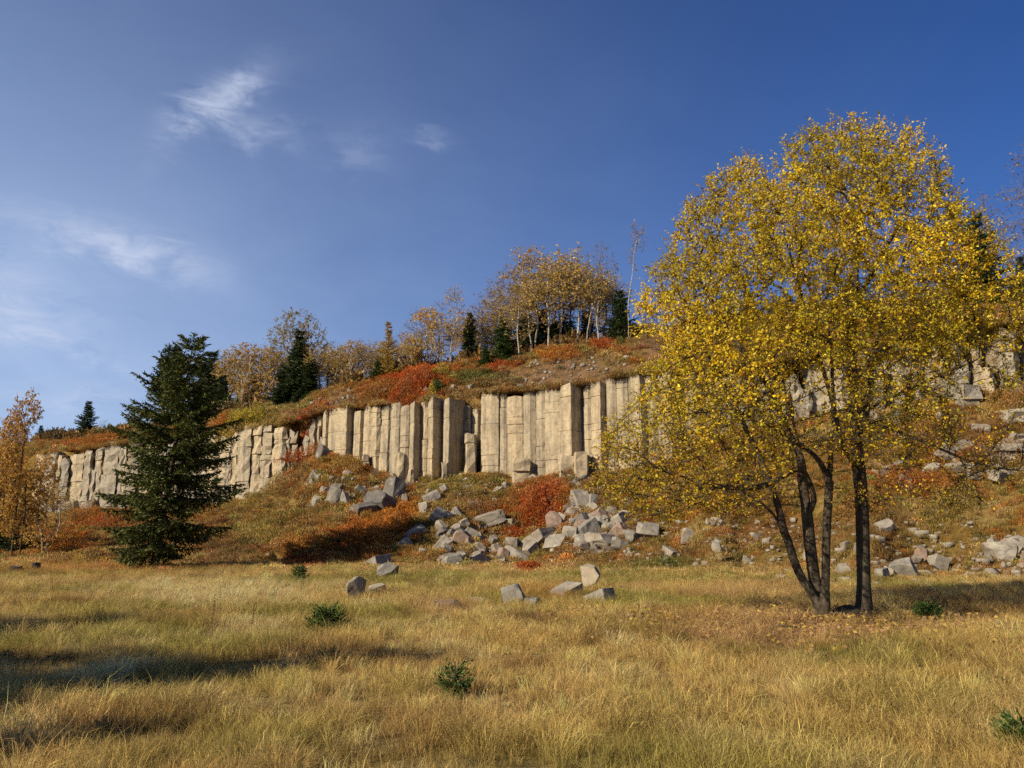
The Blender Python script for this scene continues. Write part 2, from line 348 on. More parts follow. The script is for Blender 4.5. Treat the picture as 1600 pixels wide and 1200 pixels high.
def axis(fine0, fine1, st, lo, hi):
    a = list(np.arange(fine0, fine1 + 1e-6, st)); s = st; v = fine1
    while v < hi: s *= 1.25; v += s; a.append(v)
    s = st; v = fine0; pre = []
    while v > lo: s *= 1.25; v -= s; pre.append(v)
    return np.array(pre[::-1] + a)
gx = axis(-72, 52, 0.6, -2500, 2500); gy = axis(2, 108, 0.45, -1200, 2800)
GX, GY = np.meshgrid(gx, gy); X = GX.ravel(); Y = GY.ravel(); Z = height(X, Y)
nx, ny = len(gx), len(gy)
idx = np.arange(nx * ny).reshape(ny, nx)
quads = np.stack([idx[:-1, :-1], idx[:-1, 1:], idx[1:, 1:], idx[1:, :-1]], -1).reshape(-1, 4)
me = np_mesh('terrain', np.stack([X, Y, Z], 1), [quads], cover(X, Y, Z) * 0.62, smooth=True)
land = tag(obj('hillside_terrain', me, M['ground']), 'golden autumn meadow rising to the overgrown slope and ridge', 'terrain', kind='structure')

# ------------------------------------------------------------------ the columnar cliff
cliff = tag(empty('basalt_cliff', (0, 62, 6.5)), 'pale columnar basalt cliff across the hillside', 'cliff', kind='structure')
CLO = Vector(cliff.location)
def cliff_info(px):
    a = (px - 800) / F / 0.994
    yf, yb, zb, zt, yr, zr = [float(v) for v in rows(np.array([a]))]
    return a, yb, zb, zt
def column(front, z0, z1, mat, seed, cracks=2, jit=0.035, tilt=0.0, name='rock_column', back=2.0, topj=0.12):
    """front: plan points (x, y) from left to right along the face; closes to the back"""
    r = random.Random(seed)
    pl = [Vector((p[0], p[1])) for p in front]
    n = len(pl)
    L, Rr = pl[0], pl[-1]
    yb_ = max(p.y for p in pl)
    plan = pl + [Vector((Rr.x * (1 + 0.01), yb_ + back)), Vector((L.x, yb_ + back))]
    cen = sum(plan, Vector((0, 0))) / len(plan)
    H = z1 - z0
    levels = [(0.0, 0.0)]
    cz = sorted(r.uniform(0.18, 0.92) for _ in range(cracks))
    k = 0
    for c in cz:
        zc = H * c; g = r.uniform(0.015, 0.04); d = r.uniform(0.03, 0.08)
        if zc - levels[-1][0] < 0.35: continue
        levels += [(zc - g, 0.0), (zc, d), (zc + g, 0.0)]
    levels.append((H, 0.0))
    out = [levels[0]]
    for a, b in zip(levels[:-1], levels[1:]):
        m_ = int((b[0] - a[0]) / .7)
        for i in range(1, m_ + 1): out.append((a[0] + (b[0] - a[0]) * i / (m_ + 1), 0.0))
        out.append(b)
    V = []; ox = oy = 0.0
    tops = [r.uniform(-topj, topj) for _ in plan]
    for li, (h, inset) in enumerate(out):
        if inset > 0: ox += r.uniform(-0.03, 0.03); oy = max(-.12, min(.2, oy + r.uniform(-0.10, 0.12)))
        for i, p in enumerate(plan):
            d = p - cen; q = p - d.normalized() * (inset + (0.05 if li == len(out) - 1 else 0))
            jx, jy = r.uniform(-jit, jit), r.uniform(-jit, jit) * 1.4
            zz = z0 + h + (tops[i] if li == len(out) - 1 else 0)
            V.append((q.x + jx + ox + tilt * h - CLO.x, q.y + jy + oy - CLO.y, zz - CLO.z))
    m = len(plan); Fq = []
    for li in range(len(out) - 1):
        for i in range(m):
            j = (i + 1) % m
            Fq.append((li * m + i, li * m + j, (li + 1) * m + j, (li + 1) * m + i))
    top = [(len(out) - 1) * m + i for i in range(m)]
    me = bpy.data.meshes.new(name); me.from_pydata(V, [], Fq + [top]); me.validate(); me.update()
    return obj(name, me, mat, cliff)

# main wall: left edge, arris between lit and shaded face, right edge (photo pixels), face offset, rim y shift
MAIN = [(505, 513, 513, .5, 4), (513, 541, 552, -.5, 0), (552, 563, 568, .1, 2), (568, 581, 581, .25, 0), (581, 594, 594, .1, 2), (594, 606, 609, -.15, -2), (609, 624, 626, .1, 3),
 (626, 640, 640, 0, 1), (640, 647, 658, -.65, 0), (658, 669, 669, .55, -1), (669, 677, 693, -.75, 0), (693, 702, 725, -.85, 0), (725, 736, 736, 1.2, 14), (736, 746, 752, 1.0, 22),
 (752, 780, 780, .2, 0), (780, 793, 793, .1, 4), (793, 817, 819, -.05, 8), (819, 838, 838, .1, 0), (838, 852, 852, .0, -3), (852, 877, 877, -.3, -2), (877, 894, 911, -.9, 0),
 (911, 924, 924, .5, 3), (924, 940, 950, -.4, -2), (950, 966, 966, .2, 0), (966, 984, 984, 0, -4), (984, 1003, 1010, -.5, 2), (1010, 1030, 1030, .3, 0), (1030, 1050, 1060, -.4, 3)]
prev_dy = 0.4
for i, (p0, pm, p1, dy, ty) in enumerate(MAIN):
    a, yb, zb, zt = cliff_info((p0 + p1) / 2)
    ybp = lambda p: cliff_info(p)[1]
    X_ = lambda p, d: ((p - 800) / F / 0.994) * (ybp(p) + d)
    if p1 - pm >= 3:
        lat = (p1 - pm) / F * yb
        dr = dy + lat * 2.1
        pts = [(p0 - 1.2, min(prev_dy, dy + 1.2) + .05), (p0 + 1.0, min(prev_dy, dy + 1.2) * .4 + dy * .6), (pm - 1.0, dy), (pm, dy + .04), (p1 + 1.5, dr)]
        prev_dy = dr
    else:
        e = random.uniform(-.10, .10); dy = dy if dy > .9 else dy * .8 + random.uniform(-.1, .1)
        pts = [(p0 - .5, dy + .20), (p0 + .9, dy + e), (p0 * .45 + pm * .55, dy - .12), (pm - .9, dy - e + .04), (p1 + .5, dy + .20)]
        prev_dy = dy + .16
    front = [(X_(p, d), ybp(p) + d) for p, d in pts]
    zrim = zt - .05 + (-ty * (1 if ty > 10 else .35)) / F * yb + random.uniform(-.06, .06) - (random.uniform(.15, .4) if random.random() < .35 else 0)
    gz = float(height(front[1][0], yb)) - 1.4
    column(front, gz, zrim, M['basalt'], 100 + i, cracks=random.choice((2, 3, 4, 5)), jit=0.018, tilt=random.uniform(-.005, .005))
# a block standing in the broken recess, a few at the foot
for (p0, p1, yt, d) in ((727, 745, 678, -.4), (640, 652, 735, -1.0), (690, 702, 722, -1.1), (873, 900, 712, -1.4), (896, 918, 706, -1.6), (566, 580, 712, -.8), (800, 830, 716, -1.2), (622, 634, 708, -.5)):
    a, yb, zb, zt = cliff_info((p0 + p1) / 2); yy = yb + d
    X_ = lambda p, dd: ((p - 800) / F / 0.994) * (yy + dd)
    column([(X_(p0, .3), yy + .3), (X_(p0 + 3, 0), yy - .1), (X_(p1 - 3, 0), yy), (X_(p1, .7), yy + .7)], float(height(X_((p0 + p1) / 2, 0), yy)) - 1.0, zpix(yy, yt), M['basalt'], int(p0), 1, .07, back=1.2, name='rock_block')
# broken wall to the left (behind the spruce) and the blocky wall to the right (behind the yellow tree)
def rough_wall(px0, px1, wlo, whi, dlo, dhi, hlo, mat, seed, step=True, short=0.3):
    r = random.Random(seed); p = px0
    while p < px1:
        w = r.uniform(wlo, whi); p1 = p + w
        a, yb, zb, zt = cliff_info((p + p1) / 2)
        dy = r.uniform(dlo, dhi)
        ybp = lambda q: cliff_info(q)[1]
        X_ = lambda q, d: ((q - 800) / F / 0.994) * (ybp(q) + d)
        lat = w / F * yb
        k = r.random()
        if k < 0.55: pts = [(p, dy + .2), (p + w * .12, dy + r.uniform(-.1, .1)), (p + w * .72, dy - .12), (p1, dy + lat * .3)]
        else: pts = [(p, dy + .2), (p + w * .5, dy - .2), (p1 - 1, dy), (p1, dy + .5)]
        front = [(X_(q, d), ybp(q) + d) for q, d in pts]
        hf = 1.0 if r.random() > short else r.uniform(hlo, 0.95)
        gz = float(height(front[1][0], yb)) - 1.2
        column(front, gz, zb + (zt - zb) * hf + r.uniform(-.6, 0), mat if r.random() < .75 else M['basalt'], seed * 1000 + int(p), r.choice((3, 4, 5)), 0.11, r.uniform(-.015, .015), topj=.35)
        p = p1 - 1.6
rough_wall(60, 345, 7, 24, -.4, .4, .45, M['grey_basalt'], 5)
rough_wall(345, 440, 8, 26, -.2, .2, .7, M['basalt'], 6, short=.15)
rough_wall(440, 508, 7, 15, 0.2, 1.4, .35, M['grey_basalt'], 7, short=.6)
rough_wall(1058, 1400, 14, 34, -.6, 1.0, .25, M['grey_basalt'], 8, short=.7)
rough_wall(1400, 1760, 16, 36, -.4, 1.3, .35, M['grey_basalt'], 9, short=.65)
# ledges standing in front of the right wall and the left wall
r = random.Random(77)
for k in range(40):
    px = r.uniform(1370, 1660) if k < 13 else r.uniform(80, 345)
    a, yb, zb, zt = cliff_info(px); d = -r.uniform(.5, 8.5) if k < 13 else -r.uniform(.3, 1.8); yy = yb + d
    w = r.uniform(.9, 2.3); xx = a * yy; g = float(height(xx, yy)); hh = r.uniform(.5, 1.6) * max(.45, 1 + d / 8)
    column([(xx - w / 2, yy + .4), (xx - w / 2 + .2, yy), (xx + w * .3, yy - .1), (xx + w / 2, yy + .5)], g - .8, g + max(.5, hh), M['grey_basalt'], 900 + k, 2, .13, r.uniform(-.05, .05), name='rock_block', back=1.4, topj=.3)
# ------------------------------------------------------------------ plant builders
def unit(v): return v / np.maximum(np.linalg.norm(v, axis=-1, keepdims=True), 1e-9)
def colonize(lines, att, step, kill, iters, up=0.08, seed=0, infl=1e9, jit=0.12):
    """space colonisation from given limbs; lines: list of (points, parent_line, parent_frac) -> positions, parents"""
    r = np.random.default_rng(seed)
    pos = []; par = []; ends = []
    for (pts, pl, pf) in lines:
        pts = np.array(pts, dtype=float)
        seg = np.linalg.norm(np.diff(pts, axis=0), axis=1); cum = np.concatenate([[0], np.cumsum(seg)])
        n = max(2, int(cum[-1] / step) + 1)
        s = np.linspace(0, cum[-1], n)
        P = np.stack([np.interp(s, cum, pts[:, k]) for k in range(3)], 1)
        for _ in range(2): P[1:-1] = 0.5 * P[1:-1] + 0.25 * (P[:-2] + P[2:])
        ids = []
        if pl is None: p0 = -1; st = 0
        else:
            cand = ends[pl]; j = cand[min(len(cand) - 1, int(pf * (len(cand) - 1)))]
            p0 = j; st = 1; ids.append(j)
            P = P + (np.array(pos[j]) - P[0]) * np.linspace(1, 0, n)[:, None] ** 2
        for k in range(st, n):
            pos.append(P[k]); par.append(p0); p0 = len(pos) - 1; ids.append(p0)
        ends.append(ids)
    nseed = len(pos)
    Pn = np.array(pos)
    A = np.array(att, dtype=float)
    d2 = ((A[:, None, :] - Pn[None]) ** 2).sum(-1)
    near = d2.argmin(1); nd2 = d2.min(1)
    par = list(par); pos = [p for p in Pn]; kids = {}
    for it in range(iters):
        ok = nd2 < infl * infl
        if not ok.any(): break
        P_ = np.array(pos)
        dirs = unit(A[ok] - P_[near[ok]])
        acc = np.zeros((len(P_), 3)); np.add.at(acc, near[ok], dirs)
        g = np.unique(near[ok])
        new = []
        for i in g:
            d = acc[i]; nn = np.linalg.norm(d)
            d = d / nn if nn > 1e-6 else np.array((0, 0, 1.0))
            d = d + np.array((0, 0, up)) + r.normal(0, jit, 3); d = d / np.linalg.norm(d)
            q = P_[i] + d * step
            if any(np.dot(q - c, q - c) < (0.35 * step) ** 2 for c in kids.get(i, ())): continue
            kids.setdefault(i, []).append(q); new.append(q); par.append(int(i)); pos.append(q)
        if not new: break
        Q = np.array(new); base = len(pos) - len(new)
        dd = ((A[:, None, :] - Q[None]) ** 2).sum(-1)
        j = dd.argmin(1); m = dd.min(1); better = m < nd2
        near[better] = base + j[better]; nd2[better] = m[better]
        keep = nd2 > kill * kill
        A = A[keep]; near = near[keep]; nd2 = nd2[keep]
        if len(A) == 0: break
    return np.array(pos), np.array(par), nseed
def tree_radii(par, r0, expo):
    w = np.zeros(len(par)); hc = np.zeros(len(par), dtype=bool)
    for i in range(len(par)):
        if par[i] >= 0: hc[par[i]] = True
    w[~hc] = 1.0
    # children can have lower index than parents only for seed limbs, so order by depth
    depth = np.zeros(len(par), dtype=int)
    for i in range(len(par)):
        depth[i] = depth[par[i]] + 1 if par[i] >= 0 else 0
    for i in np.argsort(-depth, kind='stable'):
        if par[i] >= 0: w[par[i]] += w[i]
    return r0 * w ** (1.0 / expo), w
def tubes(pos, par, rad, rmin=0.0, rmax=1e9, flare=None):
    kids = [[] for _ in par]
    for i, p in enumerate(par):
        if p >= 0: kids[p].append(i)
    main = [max(k, key=lambda j: rad[j]) if k else -1 for k in kids]
    V = []; Q = []; nv = 0
    starts = [(i, -1) for i, p in enumerate(par) if p < 0] + [(c, p) for p in range(len(par)) for c in kids[p] if c != main[p]]
    for s, p in starts:
        ch = [] if p < 0 else [(pos[p], rad[s])]
        i = s
        while i >= 0: ch.append((pos[i], rad[i])); i = main[i]
        ch = [c for c in ch if rmin <= c[1] < rmax] if (rmin > 0 or rmax < 1e8) else ch
        if len(ch) < 2: continue
        P = np.array([c[0] for c in ch]); R = np.array([c[1] for c in ch])
        k = 9 if R[0] > 0.09 else 6 if R[0] > 0.04 else 4 if R[0] > 0.018 else 3
        T = unit(np.gradient(P, axis=0)); ov = P[-1] - P[0]
        ref = np.array((1.0, 0, 0)) if abs(ov[0]) < 0.7 * np.linalg.norm(ov) else np.array((0, 1.0, 0))
        B1 = unit(np.cross(T, ref)); B2 = np.cross(T, B1)
        an = np.arange(k) * 2 * math.pi / k
        ring = P[:, None, :] + R[:, None, None] * (np.cos(an)[None, :, None] * B1[:, None, :] + np.sin(an)[None, :, None] * B2[:, None, :])
        n = len(P); V.append(ring.reshape(-1, 3))
        ii = np.arange(n - 1)[:, None] * k; jj = np.arange(k)[None]; j2 = (jj + 1) % k
        Q.append((np.stack([ii + jj, ii + j2, ii + k + j2, ii + k + jj], -1).reshape(-1, 4)) + nv); nv += n * k
    if not V: return np.zeros((0, 3)), np.zeros((0, 4), int)
    return np.concatenate(V), np.concatenate(Q)
def leaf_quads(P, D, L, Wd, r, fold=0.25):
    """P base, D axis; returns verts and quads"""
    n = len(P); D = unit(D); s = unit(np.cross(D, r.normal(size=(n, 3)))); u = np.cross(D, s)
    L = L[:, None]; Wd = Wd[:, None]
    v0 = P; v2 = P + D * L; mid = P + D * L * 0.45
    v1 = mid + s * Wd * 0.5 + u * Wd * fold; v3 = mid - s * Wd * 0.5 + u * Wd * fold
    V = np.stack([v0, v1, v2, v3], 1).reshape(-1, 3)
    return V, np.arange(4 * n).reshape(n, 4)
def pick_cols(n, pal, wts, r, sd=0.12):
    pal = np.array(pal); w = np.array(wts, float); w /= w.sum()
    c = pal[r.choice(len(pal), n, p=w)] * np.exp(r.normal(0, sd, (n, 1)))
    return np.clip(c, 0, 0.85)
def dress(pos, par, rad, rthin, per, lf, tw, seed, L, pal, wts, size_j=0.25, up=0.3, hang=0.0):
    """twigs with leaves on all thin branch nodes: returns twig mesh arrays and leaf mesh arrays with colours"""
    r = np.random.default_rng(seed)
    thin = np.nonzero((rad < rthin) & (par >= 0))[0]
    cnt = r.poisson(per, len(thin)); ids = np.repeat(thin, cnt)
    d0 = unit(pos[ids] - pos[par[ids]])
    D = unit(d0 * 0.9 + r.normal(0, 0.75, (len(ids), 3)) + np.array((0, 0, up)))
    LN = tw * r.uniform(0.5, 1.25, len(ids))
    E = pos[ids] + D * LN[:, None]
    # twig: thin two-sided strip bent as a 3 sided tube
    k = 3; an = np.arange(k) * 2 * math.pi / k; S = unit(np.cross(D, r.normal(size=D.shape))); U = np.cross(D, S); rw = np.minimum(rad[ids], rthin) * 0.6
    ring0 = pos[ids][:, None] + rw[:, None, None] * (np.cos(an)[None, :, None] * S[:, None] + np.sin(an)[None, :, None] * U[:, None])
    TV = np.concatenate([ring0, E[:, None]], 1).reshape(-1, 3)
    b = np.arange(len(ids))[:, None] * 4
    TF = np.concatenate([np.stack([b + i, b + (i + 1) % 3, b + 3], -1).reshape(-1, 3) for i in range(3)])
    # leaves
    lc = r.poisson(lf, len(ids)); li = np.repeat(np.arange(len(ids)), lc)
    t = r.uniform(0.15, 1.0, len(li))
    P = pos[ids][li] + (D * LN[:, None])[li] * t[:, None] + r.normal(0, 0.012, (len(li), 3))
    DD = unit(D[li] * 0.5 + r.normal(0, 0.8, (len(li), 3)) + np.array((0, 0, -hang)))
    LL = L * np.exp(r.normal(0, size_j, len(li)))
    LV, LF = leaf_quads(P, DD, LL, LL * r.uniform(0.5, 0.75, len(li)), r)
    C = pick_cols(len(li), pal, wts, r)
    return TV, TF, LV, LF, np.repeat(C, 4, axis=0)

# ------------------------------------------------------------------ the big yellow tree
YELLOW = [(0.80, 0.58, 0.02), (0.74, 0.47, 0.015), (0.82, 0.66, 0.08), (0.44, 0.20, 0.02), (0.42, 0.36, 0.03), (0.27, 0.12, 0.02)]
YW = [4.2, 3.2, 1.6, 1.3, 1.3, 0.5]
def big_tree():
    xA, yA, zA = ground_at(1288, 968); yA0 = yA
    def U(px, py, d=0.0):
        Y = yA0 + d
        return (xpix(Y, px, py), Y, zpix(Y, py))
    root = empty('yellow_tree', (xA, yA, zA))
    gA = U(1293, 985); gB = U(1350, 980, .55)
    lines = [
     ([gA, U(1283, 945), U(1262, 918), U(1243, 890), U(1236, 855), U(1222, 822, -.1), U(1208, 800, -.2), U(1172, 772, -.3), U(1148, 762, -.5)], None, 0),     # 0 left stem
     ([U(1290, 962), U(1278, 930, .1), U(1272, 890, .2), U(1265, 840, .3), U(1262, 800, .4), U(1255, 760, .4), U(1250, 700, .5), U(1235, 640, .6), U(1215, 560, .8)], 0, .10),  # 1 dark stem
     ([U(1298, 962), U(1297, 930, -.15), U(1297, 880, -.2), U(1296, 830, -.2), U(1298, 780, -.2), U(1300, 720, -.2), U(1303, 650, -.3), U(1300, 560, -.5), U(1290, 470, -.6)], 0, .08),  # 2 slim stem
     ([gB, U(1350, 940, .55), U(1349, 890, .55), U(1348, 840, .55), U(1347, 800, .5), U(1345, 760, .5), U(1338, 700, .5), U(1335, 640, .6), U(1330, 560, .7), U(1335, 450, .8), U(1345, 340, .8)], None, 0),  # 3 main trunk
     ([U(1347, 790, .5), U(1356, 740, .5), U(1358, 690, .4), U(1360, 620, .4), U(1372, 540, .3), U(1395, 470, .2), U(1420, 380, .2)], 3, .40),  # 4
     ([U(1345, 800, .5), U(1330, 770, .2), U(1315, 735, .0), U(1310, 690, -.1), U(1290, 600, -.3), U(1265, 520, -.4), U(1245, 430, -.5)], 3, .36),
     ([U(1297, 745, -.2), U(1285, 715, -.3), U(1265, 698, -.4), U(1240, 685, -.5), U(1215, 668, -.7), U(1190, 662, -.9), U(1150, 640, -1.2)], 2, .44),
     ([U(1208, 800, -.2), U(1203, 765, -.3), U(1188, 720, -.4), U(1170, 680, -.5), U(1150, 640, -.6), U(1120, 580, -.8), U(1085, 520, -1)], 0, .62),
     ([U(1358, 755, .5), U(1380, 738, .3), U(1410, 728, .2), U(1460, 722, 0), U(1520, 730, -.2), U(1590, 735, -.4)], 4, .18),
     ([U(1265, 830, .3), U(1280, 800, .1), U(1262, 755, 0), U(1256, 735, -.1), U(1230, 745, -.3), U(1190, 765, -.6), U(1120, 760, -1)], 1, .40),
     ([U(1348, 640, .6), U(1310, 570, 1.0), U(1270, 520, 1.3), U(1220, 450, 1.6)], 3, .62),
     ([U(1255, 720, .5), U(1200, 600, .4), U(1140, 520, .3), U(1095, 440, .2)], 1, .62),
     ([U(1360, 620, .4), U(1410, 560, .7), U(1470, 500, 1.0), U(1520, 450, 1.2)], 4, .55),
     ([U(1345, 700, .5), U(1400, 640, 0), U(1450, 600, -.5), U(1530, 560, -1.0)], 3, .50),
     ([U(1335, 560, .7), U(1345, 480, -.3), U(1380, 400, -1), U(1420, 320, -1.4)], 3, .72)]
    poly = np.array([(1320, 186), (1375, 196), (1440, 210), (1480, 250), (1494, 305), (1530, 340), (1585, 390), (1635, 470), (1655, 600), (1640, 720), (1610, 790), (1540, 815), (1460, 790),
      (1400, 740), (1330, 700), (1260, 730), (1215, 790), (1160, 815), (1080, 805), (1000, 820), (952, 792), (930, 745), (930, 695), (952, 640), (982, 580), (990, 500), (1020, 418), (1065, 335), (1124, 268), (1185, 246), (1240, 214)], float)
    r = np.random.default_rng(5)
    def inside(p):
        x, y = p[:, 0], p[:, 1]; res = np.zeros(len(p), bool); j = len(poly) - 1
        for i in range(len(poly)):
            xi, yi = poly[i]; xj, yj = poly[j]
            c = ((yi > y) != (yj > y)) & (x < (xj - xi) * (y - yi) / (yj - yi + 1e-9) + xi); res ^= c; j = i
        return res
    c = np.stack([r.uniform(915, 1660, 60000), r.uniform(180, 835, 60000)], 1); c = c[inside(c)]
    keep = r.uniform(size=len(c)) < np.interp(c[:, 1], [180, 330, 560, 680, 760, 840], [1, 1, .9, .62, .42, .30]) * np.where(c[:, 0] < 1190, 1.45, 1.0); c = c[keep]
    lump = fbm(c[:, 0] / 90, c[:, 1] / 90, 17, 3); c = c[lump + r.normal(0, .05, len(c)) > .375]
    # low right crown is thinner
    keep = r.uniform(size=len(c)) < np.where((c[:, 0] > 1370) & (c[:, 1] > 560), .40, 1) * np.where(c[:, 0] > 1505, .28, 1) * np.where(((c[:, 0] - 1213) / 34) ** 2 + ((c[:, 1] - 225) / 60) ** 2 < 1, .1, 1) * np.where(((c[:, 0] - 1060) / 30) ** 2 + ((c[:, 1] - 370) / 40) ** 2 < 1, .3, 1); c = c[keep][:6000]
    # half width of every row, for a round crown
    ys = np.arange(180, 840, 10); hw = []; cx = []
    for y in ys:
        row = np.stack([np.arange(900, 1670, 4), np.full(193, y)], 1).astype(float); k = row[inside(row), 0]
        hw.append((k.max() - k.min()) / 2 if len(k) else 20); cx.append((k.max() + k.min()) / 2 if len(k) else 1300)
    w = np.interp(c[:, 1], ys, hw); m = np.interp(c[:, 1], ys, cx)
    q = np.clip(1 - ((c[:, 0] - m) / np.maximum(w, 20)) ** 2, 0.03, 1)
    dmax = np.minimum(0.9 * w, 300) / F * yA0 * np.sqrt(q)
    dep = dmax * np.sign(r.uniform(-1, 1, len(c))) * r.uniform(0, 1, len(c)) ** 0.6
    att = np.array([U(a[0], a[1], 0.3 + d) for a, d in zip(c, dep)])
    pos, par, ns_ = colonize(lines, att, 0.21, 0.27, 110, 0.06, 3)
    rad, w_ = tree_radii(par, 0.0062, 2.35)
    dpt = pos[:, 2]
    rad = rad * (1 + 0.55 * np.clip((0.9 - dpt) / 0.9, 0, 1) ** 2 * (rad > 0.05))
    rad = rad * np.interp(rad, [.02, .06], [1.0, 1.3])
    rad = rad * np.where((pos[:, 2] < 3.4) & (pos[:, 0] < xA + .42) & (rad > .035), 1.35, 1.0)
    o0 = np.array((xA, yA, zA)); pos = pos - o0
    V, Q = tubes(pos, par, rad, rmin=0.028)
    obj('trunk', np_mesh('trunk', V, [Q], smooth=True), M['bark'], root)
    V, Q = tubes(pos, par, rad, rmax=0.03)
    TV, TF, LV, LF, LC = dress(pos, par, rad, 0.017, 5.4, 10.0, 0.38, 8, 0.051, YELLOW, YW)
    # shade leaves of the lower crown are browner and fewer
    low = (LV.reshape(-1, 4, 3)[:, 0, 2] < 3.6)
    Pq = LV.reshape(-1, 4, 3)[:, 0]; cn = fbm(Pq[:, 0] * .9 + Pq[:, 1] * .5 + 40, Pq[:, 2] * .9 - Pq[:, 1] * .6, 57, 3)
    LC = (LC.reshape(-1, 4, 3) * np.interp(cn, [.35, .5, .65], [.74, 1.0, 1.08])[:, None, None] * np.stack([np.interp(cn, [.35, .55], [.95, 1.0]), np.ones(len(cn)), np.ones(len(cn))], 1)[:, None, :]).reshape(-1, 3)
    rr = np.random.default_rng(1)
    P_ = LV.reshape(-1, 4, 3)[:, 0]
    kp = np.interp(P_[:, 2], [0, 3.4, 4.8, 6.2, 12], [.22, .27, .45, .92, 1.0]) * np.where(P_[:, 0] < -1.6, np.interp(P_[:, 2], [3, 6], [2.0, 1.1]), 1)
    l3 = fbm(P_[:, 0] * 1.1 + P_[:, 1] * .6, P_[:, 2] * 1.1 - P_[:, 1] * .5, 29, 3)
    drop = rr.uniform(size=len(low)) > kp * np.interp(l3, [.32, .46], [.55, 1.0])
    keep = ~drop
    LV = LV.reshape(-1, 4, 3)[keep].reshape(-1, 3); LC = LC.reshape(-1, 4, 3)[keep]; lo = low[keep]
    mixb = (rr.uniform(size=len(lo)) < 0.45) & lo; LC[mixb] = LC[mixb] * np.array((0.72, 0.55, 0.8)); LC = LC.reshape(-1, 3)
    LF = np.arange(len(LV)).reshape(-1, 4)
    nb = len(V)
    obj('branches', np_mesh('branches', np.concatenate([V, TV]), [Q, TF + nb]), M['bark'], root)
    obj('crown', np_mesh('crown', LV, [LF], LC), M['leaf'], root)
    # root collar joining both stems
    bm = bmesh.new(); bmesh.ops.create_icosphere(bm, subdivisions=3, radius=1)
    a, b = np.array(gA) - o0, np.array(gB) - o0; mid = (a + b) / 2; mid[2] = 0.0
    for v in bm.verts:
        n = 1 + 0.25 * math.sin(v.co.x * 7 + v.co.y * 5) * math.cos(v.co.z * 6)
        L_ = np.linalg.norm((b - a)[:2]) * 0.62
        e = (b - a) / np.linalg.norm(b - a)
        x, y, z = v.co.x * L_ * n, v.co.y * 0.20 * n, v.co.z * 0.22 * n
        v.co = (mid[0] + e[0] * x - e[1] * y, mid[1] + e[1] * x + e[0] * y, z)
    me = bpy.data.meshes.new('root_collar'); bm.to_mesh(me); bm.free()
    for p in me.polygons: p.use_smooth = True
    obj('root_collar', me, M['bark'], root)
    tag(root, 'large multi-stemmed tree full of bright yellow autumn leaves on the meadow', 'tree')
    print('big tree nodes', len(pos), 'leaves', len(LF))
    return root
BIG = big_tree()

